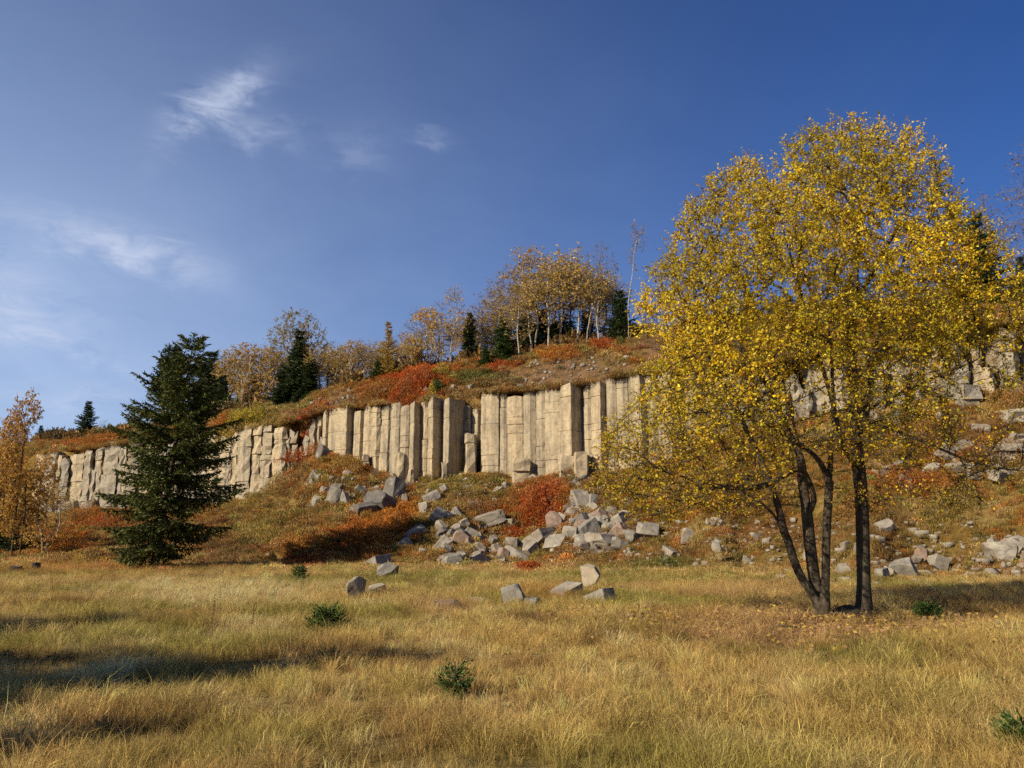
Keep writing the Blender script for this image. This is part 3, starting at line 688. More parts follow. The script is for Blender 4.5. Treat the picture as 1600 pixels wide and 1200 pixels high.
# ------------------------------------------------------------------ spruces
def spruce_arrays(h, seed, Lfun, nwh, lean=(0, 0), slope0=(-0.42, 0.55), dens=1.0, nsize=0.15, r0=None, pal=None, start=0.05, hang=0.35, nb=(5, 8)):
    r = np.random.default_rng(seed)
    pal = pal or [(0.028, 0.050, 0.014), (0.040, 0.064, 0.018), (0.058, 0.080, 0.02), (0.018, 0.034, 0.012)]
    B = []; Dn = []; St = []
    sticks_p = []; sticks_r = []
    ts = start + (0.985 - start) * (np.arange(nwh) + r.uniform(-.3, .3, nwh)) / nwh
    for t in ts:
        z = h * t
        for az in r.uniform(0, 2 * math.pi) + np.arange(r.integers(*nb)) * 2 * math.pi / 6.0 + r.normal(0, .25, 1):
            az = az + r.normal(0, .2)
            L = max(.02, Lfun(t, az)) * r.uniform(0.72, 1.12)
            if L < 0.08: continue
            sl = slope0[0] + (slope0[1] - slope0[0]) * t ** 1.2 + r.normal(0, .06)
            n = max(4, int(L / (0.115 / dens)) + 2)
            s = np.linspace(0, 1, n)
            rr_ = L * s; dz = L * (sl * s + (0.30 - 0.2 * t) * s * s)
            P = np.stack([lean[0] * t + rr_ * math.cos(az), lean[1] * t + rr_ * math.sin(az), z + dz], 1)
            sticks_p.append(P[[0, n // 2, -1]]); sticks_r.append(0.012 + 0.02 * L / 3)
            T = unit(np.gradient(P, axis=0)); side = unit(np.cross(T, np.array((0, 0, 1.0))))
            for sg in (-1, 1, 0):
                k = np.nonzero(s > 0.12)[0]
                if sg == 0: tl = np.full(len(k), 0.16); D = T[k]
                else:
                    tl = np.clip((0.40 * L * (1 - s[k]) ** 0.8 + 0.10) * r.uniform(.6, 1.15, len(k)), 0.06, 0.75)
                    D = unit(T[k] * 0.75 + side[k] * sg + np.array((0, 0, -hang)) * (1 - t) + r.normal(0, .15, (len(k), 3)))
                q = np.maximum(2, (tl / (0.075 / dens)).astype(int))
                ii = np.repeat(np.arange(len(k)), q)
                f = r.uniform(0, 1, len(ii))
                base = P[k][ii] + D[ii] * (tl[ii] * f)[:, None] + np.array((0, 0, -hang * .3)) * (tl[ii] * f * f)[:, None]
                B.append(base); Dn.append(D[ii] * 0.9 + r.normal(0, .45, (len(ii), 3)) + np.array((0, 0, 0.12)))
    B = np.concatenate(B); Dn = unit(np.concatenate(Dn))
    n = len(B); sd = unit(np.cross(Dn, r.normal(size=(n, 3))))
    Ln = nsize * r.uniform(.6, 1.3, n); wd = Ln * 0.22
    V = np.stack([B - sd * wd[:, None], B + sd * wd[:, None], B + Dn * Ln[:, None]], 1).reshape(-1, 3)
    C = np.repeat(pick_cols(n, pal, [3, 3, 2, 2], r, .18), 3, axis=0)
    # trunk and limb sticks
    r0 = r0 or h * 0.016
    zz = np.linspace(-0.25, h, 9); tp = np.clip(zz / h, 0, 1)
    TP = np.stack([lean[0] * tp, lean[1] * tp, zz], 1); TR = r0 * (1 - tp) ** 0.8 + 0.006; TR[0] *= 1.25
    pos = list(TP); par = [-1] + list(range(8)); rad = list(TR)
    for p, rr_ in zip(sticks_p, sticks_r):
        pos += list(p); b = len(par); par += [-1, b, b + 1]; rad += [rr_, rr_ * .6, rr_ * .2]
    tv, tq = tubes(np.array(pos), np.array(par), np.array(rad))
    return V, C, tv, tq
def spruce_from(arrs, name, loc):
    root = empty(name, loc)
    V = np.concatenate([a[0] for a in arrs]); C = np.concatenate([a[1] for a in arrs])
    obj('crown', np_mesh('crown', V, [np.arange(len(V)).reshape(-1, 3)], C), M['needle'], root)
    tv = []; tq = []; o = 0
    for a in arrs: tv.append(a[2]); tq.append(a[3] + o); o += len(a[2])
    obj('trunk', np_mesh('trunk', np.concatenate(tv), [np.concatenate(tq)], smooth=True), M['spruce_bark'], root)
    return root
sx, sy, sz = ground_at(240, 889)
SH = zpix(sy, 521) - sz
mpx = sy / F
def hero_L(t, az):
    lft = np.interp(t, [0, .06, .12, .38, .54, .67, .78, .86, .94, 1], [.8, 1.8, 2.7, 3.7, 3.8, 3.4, 2.9, 1.7, .9, .15])
    rgt = np.interp(t, [0, .06, .12, .25, .40, .54, .67, .78, .86, .94, 1], [.8, 1.8, 2.7, 3.5, 3.6, 3.3, 2.6, 1.9, 1.3, .8, .15])
    c = math.cos(az); side = rgt if c > 0 else lft
    return (abs(c) * side + (1 - abs(c)) * 0.5 * (lft + rgt)) * mpx * 28.0 * random.uniform(.70, 1.18)
arr = [spruce_arrays(SH, 3, hero_L, 26, lean=(1.25 * mpx * 28, 0), dens=1.3, nsize=0.19, hang=0.85, slope0=(-.55, .55), nb=(5, 7), start=.085, pal=[(.075, .092, .018), (.10, .118, .022), (.145, .150, .030), (.040, .054, .014)])]
second = spruce_arrays(SH * .27, 8, lambda t, az: (1 - t) ** .7 * 1.05 + .12, 11, dens=1.5, nsize=0.16, start=.1, slope0=(.2, .9))
off = np.array((-.05 * mpx * 28, .2, SH * .68)); second[0][:] += off; second[2][:] += off
arr.append(second)
HS = tag(spruce_from(arr, 'spruce_tree', (sx, sy, sz)), 'tall dark green spruce with drooping boughs at the foot of the slope', 'tree')

# ------------------------------------------------------------------ ridge trees: a few kinds built once, then copied
def cone_L(w, p=.85): return lambda t, az: (w * (1 - t) ** p + .08) * (.78 + .3 * math.sin(az * 2 + 11 * t) + random.uniform(-.22, .22))
def leafy(seed, h, crown_lo, rx, natt, pal, wts, per, lf, L, lean=0.0, stems=1, fork=.6, r0=.012, bark='birch', shape=1.0, up=.15, hang=0.0, tw=.45):
    r = np.random.default_rng(seed)
    lines = []
    for s in range(stems):
        ax = r.uniform(-.5, .5) * (stems > 1); 
        pts = [(ax * .3, 0, -.3)]
        for k in range(1, 7):
            f = k / 6; pts.append((ax * (.3 + f) + lean * f * f + r.normal(0, .07), r.normal(0, .08) + ax * .3 * f, h * fork * f))
        lines.append((pts, None, 0))
    natt = int(natt * 2.4); n = natt * 4; u = unit(r.normal(size=(n, 3))) * (r.uniform(size=(n, 1)) ** .4)
    cz = h * (crown_lo + 1) / 2; rz = h * (1 - crown_lo) / 2
    A = u * np.array((rx, rx, rz)) + np.array((lean * .9, 0, cz))
    f = (A[:, 2] - h * crown_lo) / (h * (1 - crown_lo))
    lump = fbm(A[:, 0] * .55 + seed, A[:, 2] * .55 + A[:, 1] * .4, seed, 3)
    keep = (lump > .47)
    A = A[keep][:natt]
    pos, par, _ = colonize(lines, A, .30, .33, 80, .05, seed, jit=.16)
    rad, w = tree_radii(par, r0 * .85, 2.5)
    root = empty('birch_tree' if bark == 'birch' else 'broadleaf_tree')
    rm = min(.045, .45 * rad.max()); V, Q = tubes(pos, par, rad, rmin=rm); obj('trunk', np_mesh('trunk', V, [Q], smooth=True), M[bark], root)
    V, Q = tubes(pos, par, rad, rmax=rm * 1.1)
    TV, TF, LV, LF, LC = dress(pos, par, rad, .034, per * 1.5, lf * 1.45, tw, seed, L, pal, wts, hang=hang)
    obj('branches', np_mesh('branches', np.concatenate([V, TV]), [Q, TF + len(V)]), M['twig'], root)['kind'] = 'stuff'
    if len(LF): obj('crown', np_mesh('crown', LV, [LF], LC), M['leaf'], root)
    root['h'] = h
    return root
ORG = [(0.60, 0.41, 0.11), (0.53, 0.34, 0.08), (0.64, 0.50, 0.17), (0.38, 0.28, 0.08)]
GLD = [(0.60, 0.39, 0.08), (0.54, 0.31, 0.06), (0.64, 0.48, 0.17), (0.42, 0.23, 0.06)]
OLV = [(0.30, 0.25, 0.08), (0.24, 0.20, 0.07), (0.40, 0.31, 0.11), (0.30, 0.18, 0.06)]
GRY = [(0.30, 0.22, 0.15), (0.24, 0.17, 0.12), (0.36, 0.26, 0.15), (0.22, 0.13, 0.08)]
W4 = [3, 3, 2, 2]
PROTO = {
 'b1': leafy(21, 8, .22, 1.7, 260, ORG, W4, 1.2, 3.0, .125),
 'b2': leafy(22, 8, .30, 1.5, 240, GLD, W4, 1.2, 2.8, .125, lean=.5),
 'b3': leafy(23, 8, .16, 1.8, 280, ORG, W4, 1.1, 2.2, .12, fork=.7),
 'bush': leafy(24, 6, .12, 2.1, 320, GLD, W4, 1.3, 3.6, .13, stems=3, fork=.45, bark='birch'),
 'olive': leafy(25, 9, .32, 2.7, 330, OLV, W4, 1.5, 3.4, .12, stems=2, fork=.45, bark='birch'),
 'bare': leafy(26, 8, .15, 1.6, 320, GRY, W4, 1.7, .45, .10, fork=.7, bark='twig', r0=.009),
 'thin': leafy(27, 9, .55, 1.0, 150, GRY, W4, 1.4, 1.0, .11, lean=1.2, fork=.85),
 'crook': leafy(28, 7, .50, 1.3, 180, ORG, W4, 1.2, 2.2, .12, lean=.9, fork=.6),
 'gold': leafy(29, 8, .10, 1.5, 300, [(.56, .31, .045), (.48, .24, .035), (.60, .39, .08), (.36, .18, .035)], W4, 2.2, 6.0, .10, fork=.75, bark='bark'),
 'larch': spruce_from([spruce_arrays(8, 31, cone_L(1.9, .9), 22, dens=.9, nsize=.2, slope0=(-.1, .5), pal=[(.42, .27, .04), (.34, .21, .03), (.22, .19, .04), (.46, .32, .07)])], 'larch_tree', (0, 0, 0)),
 's1': spruce_from([spruce_arrays(8, 32, cone_L(1.9), 26, dens=1.1, nsize=.25, nb=(6, 9))], 'spruce_tree', (0, 0, 0)),
 's2': spruce_from([spruce_arrays(8, 33, cone_L(2.3, .75), 26, dens=1.1, nsize=.25, nb=(6, 9))], 'spruce_tree', (0, 0, 0)),
 's3': spruce_from([spruce_arrays(8, 34, cone_L(2.2, .8), 24, dens=1.1, nsize=.25, nb=(6, 9), pal=[(.045, .085, .018), (.06, .10, .022), (.08, .115, .026), (.03, .055, .014)])], 'spruce_tree', (0, 0, 0)),
}
for k, p in PROTO.items(): p['h'] = {'gold': 8, 'b1': 8, 'b2': 8, 'b3': 8, 'bush': 6, 'olive': 9, 'bare': 8, 'thin': 9, 'crook': 7}.get(k, 8)
USED = set()
def plant(kind, px, py_top, label, dback=0.0, base=None, wide=1.0, rz=None, group='trees along the ridge above the cliff', at=None, cat='tree'):
    """stands on the ridge (or at a ground pixel) and reaches up to the given pixel row"""
    p = PROTO[kind]
    if at is not None: x, y, z = ground_at(*at)
    else:
        a = (px - 800) / F / 0.99; y = float(np.interp(a, TA, TT[:, 5])) + dback; x = a * y; z = float(height(x, y))
    hh = zpix(y, py_top) - z
    if kind in ('b1', 'b2', 'b3', 'bush', 'bare', 'crook', 'larch'): wide *= 1.28
    if kind in ('s1', 's2', 's3'): wide *= 1.4
    o = p if kind not in USED else copy_tree(p)
    USED.add(kind)
    s = hh / p['h']
    o.location = (x, y, z - .05); ws = s * wide
    o.scale = (ws, ws, s); o.rotation_euler = (0, 0, random.uniform(0, 6.28) if rz is None else rz)
    for k in list(o.keys()):
        if k == 'h' and o is not p: del o[k]
    return tag(o, label, cat, group)
# ------------------------------------------------------------------ trees on the ridge, left to right
plant('s1', 137, 626, 'lone dark spruce on the far left rim above the small cliff', 2)
plant('s1', 66, 664, 'small dark spruce tip behind the orange trees at the left edge', 4)
plant('bare', 165, 655, 'leafless grey shrub-like tree just right of the lone far spruce', 3, wide=1.3)
plant('bare', 205, 640, 'leafless grey tree peeping out left of the big foreground spruce', 4)
plant('s2', 322, 548, 'dark spruce half hidden behind the big foreground spruce', 3)
plant('s1', 345, 585, 'dark low spruce on the rim right of the big foreground spruce', 1)
plant('bush', 378, 538, 'orange-gold bushy birch above the yellow-green shrub', 0, wide=1.0)
plant('bush', 412, 545, 'rusty bushy birch left of the tall olive-leaved tree', 1, wide=1.0)
plant('bare', 350, 548, 'bare grey tree behind the gold birch left of the olive-leaved tree', 6)
plant('bare', 392, 535, 'bare grey crown in the back row above the gold and rusty birches', 6)
plant('olive', 460, 482, 'tall spreading olive-brown tree rising over the left ridge wood', 1.5, rz=.6)
plant('s2', 463, 514, 'dark narrow spruce standing in front of the tall olive-leaved tree', 0, wide=.8)
plant('s2', 440, 575, 'low dark spruce at the foot of the tall olive-leaved tree', -1.5, wide=1.2)
plant('s1', 481, 560, 'low dark spruce right beneath the tall olive-leaved tree', -.5, wide=1.2)
plant('b1', 497, 534, 'orange birch just right of the tall olive-leaved tree', 1, wide=1.2)
plant('b3', 523, 538, 'orange birch left of the broad rusty birch, on the left ridge', 2, wide=1.2)
plant('bush', 545, 533, 'broad rusty birch above the bare earth of the rim', 1, wide=1.0)
plant('b1', 570, 536, 'thin orange birch left of the yellow larch', 3, wide=1.1)
plant('bare', 583, 530, 'bare grey crown behind and left of the yellow larch', 5)
plant('bare', 515, 530, 'bare grey crown behind the orange birches of the left ridge', 6)
plant('larch', 603, 500, 'slender yellow-green larch on the rim left of the red heath', -1, wide=.85)
plant('s3', 588, 560, 'small green spruce at the foot of the yellow larch', -1.5, wide=1.3)
plant('s1', 620, 565, 'small dark spruce right of the yellow larch', .5, wide=1.2)
plant('b3', 641, 520, 'thin white-stemmed birch right of the yellow larch', 0, wide=.8)
plant('bush', 668, 484, 'dense gold-brown birch above the red heath', 1, wide=1.05)
plant('bare', 655, 478, 'bare grey crown behind the dense gold-brown birch', 5)
plant('b2', 703, 446, 'tall slim birch with tufted tan crown right of the dense gold-brown birch', 0, wide=.75, rz=0)
plant('s1', 732, 487, 'dark pointed spruce right of the tall slim tan birch', 1, wide=.75)
plant('bush', 716, 528, 'low gold birch bush at the foot of the tall slim tan birch', -.8, wide=.7)
plant('bare', 757, 500, 'bare grey tree between the pointed spruce and the green spruce', 3)
plant('bare', 781, 418, 'tall bare grey birch at the left side of the orange birch grove', 2.5, wide=.9)
plant('s3', 786, 496, 'full green spruce at the left side of the orange birch grove', -.5, wide=1.15)
plant('s3', 758, 540, 'small bright green spruce left of the full green spruce', -2, wide=1.2)
plant('b3', 811, 430, 'white-stemmed birch in front of the full green spruce', -1, wide=.9)
plant('b2', 829, 379, 'tallest orange birch at the left of the orange grove', 0, wide=.8, rz=2.2)
plant('b1', 840, 402, 'straight white birch second from the left among the tall grove stems', 1.5, wide=.9)
plant('s1', 848, 482, 'dark spruce behind the white stems of the orange grove', 3, wide=1.2)
plant('s1', 868, 500, 'lower dark spruce behind the middle of the orange grove', 2.5, wide=1.3)
plant('b3', 858, 388, 'bright white-stemmed birch in the middle of the orange grove', -.5, wide=.9)
plant('b1', 880, 388, 'orange-crowned birch right of the middle of the grove', .5, wide=.95)
plant('s3', 895, 500, 'olive green spruce under the right half of the orange grove', 1.5, wide=1.0)
plant('b1', 908, 384, 'broad orange birch at the right side of the grove', 0, wide=.95)
plant('crook', 919, 430, 'birch with a crooked bright white stem right of the grove', -.6, wide=.8, rz=.2)
plant('bare', 940, 376, 'thin leafless birch with purple-grey twigs right of the grove', 1, wide=.8)
plant('b3', 938, 412, 'pale yellow birch right of the crooked white stem', -.3, wide=.75)
plant('s2', 974, 452, 'dark spruce left of the leaning thin birch', 0, wide=.85)
plant('bare', 962, 430, 'bare grey tree behind the dark spruce near the leaning birch', 3)
plant('thin', 985, 345, 'thin leaning white birch close to the left of the big yellow tree', -1.0, wide=.75, rz=-.1)
plant('s2', 1100, 470, 'dark spruce seen through the left part of the yellow crown', 0)
plant('b1', 1050, 440, 'birch mostly hidden behind the left edge of the yellow crown', 1)
plant('s1', 1180, 450, 'dark spruce hidden behind the middle left of the yellow crown', 1)
plant('s2', 1350, 425, 'dark spruce glimpsed behind the centre of the yellow crown', 0)
plant('b3', 1450, 430, 'sparse birch behind the right half of the yellow crown', 2)
plant('bare', 1275, 430, 'bare tree behind the centre left of the yellow crown', 3)
plant('s2', 1556, 336, 'large dark spruce on the ridge at the right edge', 0, wide=.85)
plant('s1', 1625, 400, 'dark spruce cut by the right frame edge', 1, wide=.9)
plant('bare', 1512, 390, 'bare grey tree left of the large right-edge spruce', 3)
plant('bare', 1580, 300, 'tall bare tree behind the large right-edge spruce', 4)
plant('bare', 1665, 215, 'tall thin birch whose twigs poke in at the right frame edge', -3, wide=.8)

# back row of the ridge wood
BACK = [('bare', 338, 560, 'the dark low spruce on the rim'), ('b3', 366, 550, 'the orange-gold bushy birch'), ('bare', 424, 530, 'the rusty bushy birch'), ('b1', 436, 548, 'the low dark spruce under the olive tree'),
 ('bare', 478, 540, 'the tall olive tree, at its right'), ('b3', 510, 545, 'the gap between the two orange birches'), ('b1', 535, 545, 'the left side of the broad rusty birch'), ('bare', 556, 528, 'the broad rusty birch'),
 ('b3', 592, 545, 'the yellow larch'), ('bare', 622, 520, 'the small dark spruce right of the larch'), ('b1', 630, 535, 'the gap between larch and white-stemmed birch'), ('b1', 652, 505, 'the left side of the dense gold-brown birch'),
 ('bare', 685, 470, 'the gap left of the tall slim tan birch'), ('b3', 690, 500, 'the foot of the tall slim tan birch'), ('b3', 745, 515, 'the dark pointed spruce'), ('bare', 770, 450, 'the small bright green spruce'),
 ('b1', 798, 440, 'the full green spruce'), ('bare', 822, 395, 'the tallest orange birch'), ('b1', 868, 402, 'the bright white-stemmed birch'), ('bare', 892, 392, 'the olive green spruce'), ('b1', 925, 405, 'the crooked white stem'),
 ('b3', 950, 425, 'the pale yellow birch'), ('s2', 822, 490, 'the left stems of the orange grove'), ('s1', 882, 492, 'the right stems of the orange grove'), ('s1', 920, 485, 'the crooked birch, low down'), ('s2', 400, 585, 'the rusty bushy birch, low down'),
 ('s1', 520, 585, 'the orange birches, low down'), ('s2', 560, 582, 'the broad rusty birch, low down'), ('s1', 650, 545, 'the dense gold-brown birch, low down')]
BACK += [('b1', 350, 545, 'the low spruce right of the foreground spruce'), ('b1', 385, 542, 'the gold birch, at its right'), ('b3', 405, 540, 'the rusty birch, above it'), ('b1', 450, 545, 'the dark narrow spruce'),
 ('b1', 508, 532, 'the orange birch beside the olive tree'), ('b3', 548, 530, 'the rusty birch crown'), ('b1', 578, 530, 'the thin orange birch'), ('b1', 612, 525, 'the larch, at its right'), ('b1', 725, 490, 'the low gold birch bush'), ('b1', 750, 480, 'the bare tree between the two spruces'), ('b3', 768, 465, 'the tall bare grove-side birch')]
for kind, px, top, what in BACK:
    look = {'bare': 'bare grey tree', 'b1': 'orange birch', 'b3': 'rusty sparse birch', 's1': 'dark slim spruce', 's2': 'dark broad spruce'}[kind]
    plant(kind, px, top, look + ' in back row behind ' + what, random.uniform(3.0, 7.5), wide=1.15)
# trees at the left edge below the small cliff
LG = 'autumn trees at the left edge of the meadow'
plant('gold', 17, 612, 'slim orange birch with a sparse top at the left edge', at=(17, 872), wide=.7, group=LG, rz=1.0)
plant('gold', -8, 690, 'dense orange bushy birch cut by the left frame edge', at=(-12, 874), wide=1.1, group=LG)
plant('gold', 58, 705, 'low gold birch bush beside the slim left birch', at=(52, 866), wide=.9, group=LG)
plant('b3', 78, 745, 'small yellow sapling birch at the foot of the left cliff', at=(88, 845), wide=1.0, group=LG)
plant('s1', 30, 780, 'low dark spruce under the orange birches at the left edge', at=(36, 868), wide=1.3, group=LG)
plant('s1', -30, 740, 'dark spruce behind the left frame edge birches', at=(-35, 866), wide=1.2, group=LG)
plant('gold', 30, 725, 'orange birch thicket between the slim left birch and the edge', at=(30, 874), wide=1.1, group=LG)
plant('bush', 66, 770, 'low rust thicket at the right side of the left-edge trees', at=(68, 872), wide=1.0, group=LG)
plant('gold', -2, 650, 'second slim orange birch right at the left frame edge', at=(-4, 868), wide=.7, group=LG)
# trees standing left of the frame whose shadows lie across the meadow
OG = 'trees left of the meadow that throw the long shadows'
def offtree(kind, x, y, h, label, wide=1.0):
    p = PROTO[kind]; o = copy_tree(p); s = h / p['h']
    o.location = (x, y, float(height(x, y)) - .05); o.scale = (s * wide, s * wide, s); o.rotation_euler = (0, 0, random.uniform(0, 6))
    if 'h' in o.keys(): del o['h']
    tag(o, label, 'tree', OG)
for kind, x, y, h, lb in (('s2', -15.3, 1.8, 9.8, 'nearest spruce beyond the left frame edge casting the tip of the middle shadow'),
    ('bush', -17.8, 1.5, 9.0, 'broad birch beyond the left frame edge casting the middle shadow'), ('s2', -19.8, 1.2, 9.8, 'farther spruce beyond the left frame edge casting the middle shadow'),
    ('s2', -20.6, 7.0, 9.2, 'spruce beyond the left frame edge casting the tip of the upper shadow'), ('bush', -22.8, 5.8, 9.2, 'broad birch beyond the left frame edge casting the upper shadow'),
    ('s2', -12.2, .7, 6.4, 'short spruce beyond the left frame edge casting the bottom corner shadow')):
    offtree(kind, x, y, h, lb, .9)
for p in PROTO.values():
    if 'h' in p.keys(): del p['h']

# ------------------------------------------------------------------ small spruces on the meadow
def sapling(px, py, w_px, h_px, label, seed):
    x, y, z = ground_at(px, py); h = h_px / F * y; w = w_px / F * y / 2
    o = spruce_from([spruce_arrays(h, seed, lambda t, az: w * (1 - t) ** .6 * .95 + .03, 9, dens=2.6 / max(.5, h * 2), nsize=max(.035, h * .11), slope0=(.15, .8), start=.04, hang=.05, r0=.012, pal=[(.05, .09, .02), (.07, .12, .025), (.10, .15, .03), (.035, .06, .015)])], 'spruce_sapling', (x, y, z))
    return tag(o, label, 'sapling', 'young spruces in the meadow')
sapling(509, 994, 52, 36, 'low wide young spruce in the golden grass left of centre', 51)
sapling(710, 1092, 26, 52, 'upright small spruce sapling in the foreground grass', 52)
sapling(467, 912, 24, 24, 'tiny spruce seedling at the meadow edge below the slope', 53)
sapling(1606, 1176, 40, 48, 'young spruce cut by the right frame edge in the foreground', 54)
sapling(1452, 972, 36, 22, 'small dark spruce seedling right of the big tree, in its shadow', 55)
sapling(684, 617, 26, 22, 'small yellow-green seedling on the cliff rim below the red heath', 56)

# ------------------------------------------------------------------ bushes
def bush(px, py, w_px, h_px, pal, label, seed, leaf=.10, n=2600, cat='bush', name='heath_bush', depth=.8, group='autumn shrubs on the slope'):
    x, y, z = ground_at(px, py); r = np.random.default_rng(seed)
    w = w_px / F * y / 2; h = h_px / F * y
    root = empty(name, (x, y, z))
    u = unit(r.normal(size=(n, 3))); u[:, 2] = np.abs(u[:, 2]); rad = r.uniform(.25, 1, n) ** .45
    P = u * rad[:, None] * np.array((w, w * depth, h))
    lump = fbm(P[:, 0] * 1.6 + seed, P[:, 1] * 1.6, seed, 3)
    P = P * (0.30 + 1.35 * lump)[:, None]
    gz = height(P[:, 0] + x, P[:, 1] + y) - z
    P[:, 2] += np.maximum(gz, -h)
    D = u * .5 + r.normal(0, .5, (n, 3)) + np.array((0, 0, .7))
    L = leaf * np.exp(r.normal(0, .3, n))
    V, Fq = leaf_quads(P, D, L, L * .5, r)
    CC = pick_cols(n, pal, [3, 3, 2, 2], r, .2); k2 = fbm(P[:, 0] * 2.2, P[:, 1] * 2.2 + P[:, 2], seed + 5, 3)
    fade = np.clip((k2 - .52) / .15, 0, 1)[:, None] * .6; CC = CC * (1 - fade) + np.array((.34, .21, .07)) * fade
    C = np.repeat(CC, 4, axis=0)
    obj('foliage', np_mesh('foliage', V, [Fq], C), M['leaf'], root)
    ns_ = 40; pos = []; par = []; rd = []
    for k in r.choice(n, ns_):
        b = P[k] * np.array((.3, .3, 0)); b[2] = float(height(b[0] + x, b[1] + y)) - z - .05
        i = len(pos); pos += [b, (b + P[k]) / 2 + r.normal(0, .05, 3), P[k]]; par += [-1, i, i + 1]; rd += [.02, .014, .006]
    tv, tq = tubes(np.array(pos), np.array(par), np.array(rd)); obj('stems', np_mesh('stems', tv, [tq]), M['twig'], root)
    return tag(root, label, cat, group)
RP = [(.44, .10, .02), (.37, .075, .016), (.48, .17, .03), (.26, .06, .018)]
OP = [(.52, .20, .03), (.44, .15, .022), (.56, .27, .045), (.30, .12, .025)]
YP = [(.46, .35, .03), (.38, .29, .025), (.52, .40, .05), (.28, .24, .03)]
BP = [(.30, .16, .055), (.24, .12, .04), (.36, .20, .07), (.16, .08, .03)]
GP = [(.17, .18, .04), (.13, .15, .03), (.24, .22, .05), (.10, .11, .03)]
bush(843, 806, 84, 44, RP, 'large flame-red bush on the slope above the boulder pile', 1, n=6000, leaf=.12)
bush(882, 790, 44, 26, OP, 'orange shrub at the right flank of the large flame-red bush', 2)
bush(640, 618, 92, 34, RP, 'big red heath mound on the cliff rim', 3, n=6500, leaf=.13)
bush(586, 622, 70, 22, [(.42, .18, .03), (.34, .14, .03), (.46, .25, .05), (.26, .15, .04)], 'rust-olive heath mound left of the big red one on the rim', 4, n=4200)
bush(683, 588, 34, 16, YP, 'yellow-green shrub behind the big red heath mound', 5, leaf=.11, n=1600)
bush(676, 622, 24, 22, YP, 'small yellow bush on the rim in front of the red heath', 6, leaf=.1, n=1200)
bush(474, 704, 74, 20, RP, 'red heath on the ledge of the broken cliff', 7, n=3600, leaf=.12)
bush(500, 690, 30, 22, OP, 'orange-yellow bush right above the red ledge heath', 8)
bush(375, 668, 66, 34, YP, 'round yellow-green shrub on the rim right of the dark spruce', 9, n=5200, leaf=.13)
bush(348, 668, 30, 22, OP, 'rust bush at the left of the round yellow-green shrub', 10)
bush(825, 893, 34, 15, RP, 'small red tuft bush at the meadow edge below the boulders', 11, n=1300, leaf=.08)
bush(618, 830, 62, 28, OP, 'orange shrub right of the dark spruce shadow', 12, n=3400, leaf=.1)
bush(575, 846, 56, 24, OP, 'rust orange shrub at the rim of the spruce shadow', 13, n=2800)
bush(804, 842, 34, 16, RP, 'small red bush among the boulders', 14, n=1400)
bush(752, 802, 60, 22, BP, 'brown twiggy shrub behind the long stone beam', 15, n=2000)
bush(640, 800, 40, 18, OP, 'orange shrub beneath the dark rock outcrop', 16)
bush(878, 556, 56, 13, OP, 'orange heath strip under the orange birch grove', 17, n=2200)
bush(944, 543, 36, 12, RP, 'red heath strip beside the crooked white birch', 18, n=1500)
bush(966, 540, 20, 14, GP, 'small green juniper on the rim near the leaning birch', 19, n=1200)
bush(770, 576, 60, 8, RP, 'thin red heath strip in front of the green spruces', 20, n=1600)
bush(1425, 765, 80, 30, [(.44, .14, .03), (.36, .12, .03), (.46, .22, .04), (.24, .10, .03)], 'rusty red shrub on the slope right of the big tree trunk', 21, n=3600)
bush(1540, 735, 90, 40, BP, 'brown bracken bush on the slope at the far right', 22, n=3600)
bush(165, 822, 66, 20, RP, 'rust-red bush left of the big spruce below the cliff', 23, n=2200)
bush(150, 690, 60, 16, OP, 'orange heath on the far left rim near the lone spruce', 24, n=2200)
bush(735, 592, 54, 12, GP, 'dark green dwarf shrub strip right of the red heath mound', 25, n=1800)
bush(1040, 888, 60, 12, GP, 'green weeds at the meadow edge left of the big tree', 26, n=1600, leaf=.07)
bush(793, 690, 16, 40, YP, 'yellow sapling shrub in the crack of the cliff', 27, n=500) if False else None
bush(540, 735, 60, 22, [(.46, .26, .05), (.36, .20, .04), (.5, .34, .08), (.28, .18, .04)], 'golden bracken bush below the left end of the column wall', 28, n=2400)
bush(100, 866, 70, 22, OP, 'orange bracken bush near the left edge stumps', 29, n=2200)

RB = [(.40, .20, .05), (.32, .15, .04), (.44, .28, .07), (.24, .13, .04)]
bush(1460, 690, 90, 34, RB, 'orange-brown brush in front of the right rock wall', 31, n=3200)
bush(1585, 650, 80, 40, RB, 'orange-brown brush at the far right under the broken wall', 32, n=3000)
bush(1410, 610, 70, 30, RB, 'rusty brush high on the right slope beside the upper trunk', 33, n=2400)
bush(1520, 600, 60, 30, GP, 'olive brush on the ledge of the right wall', 34, n=2200)
bush(1490, 800, 90, 30, [(.36, .27, .06), (.30, .22, .05), (.42, .32, .08), (.24, .15, .04)], 'yellow-green brush on the lower right slope', 35, n=3000)
bush(1340, 800, 80, 26, RB, 'rusty brush behind the thick trunk', 36, n=2600)
bush(1130, 790, 90, 26, RB, 'rusty brush behind the lowest left branches', 37, n=2600)
bush(250, 800, 60, 20, RB, 'brown brush at the foot of the left wall behind the spruce', 38, n=1600)
bush(120, 815, 70, 26, OP, 'orange brush covering the foot of the far left wall', 39, n=2200)
bush(420, 772, 60, 20, [(.36, .27, .06), (.30, .22, .05), (.42, .32, .08), (.24, .15, .04)], 'yellow-green brush at the foot of the broken left wall', 40, n=2000)
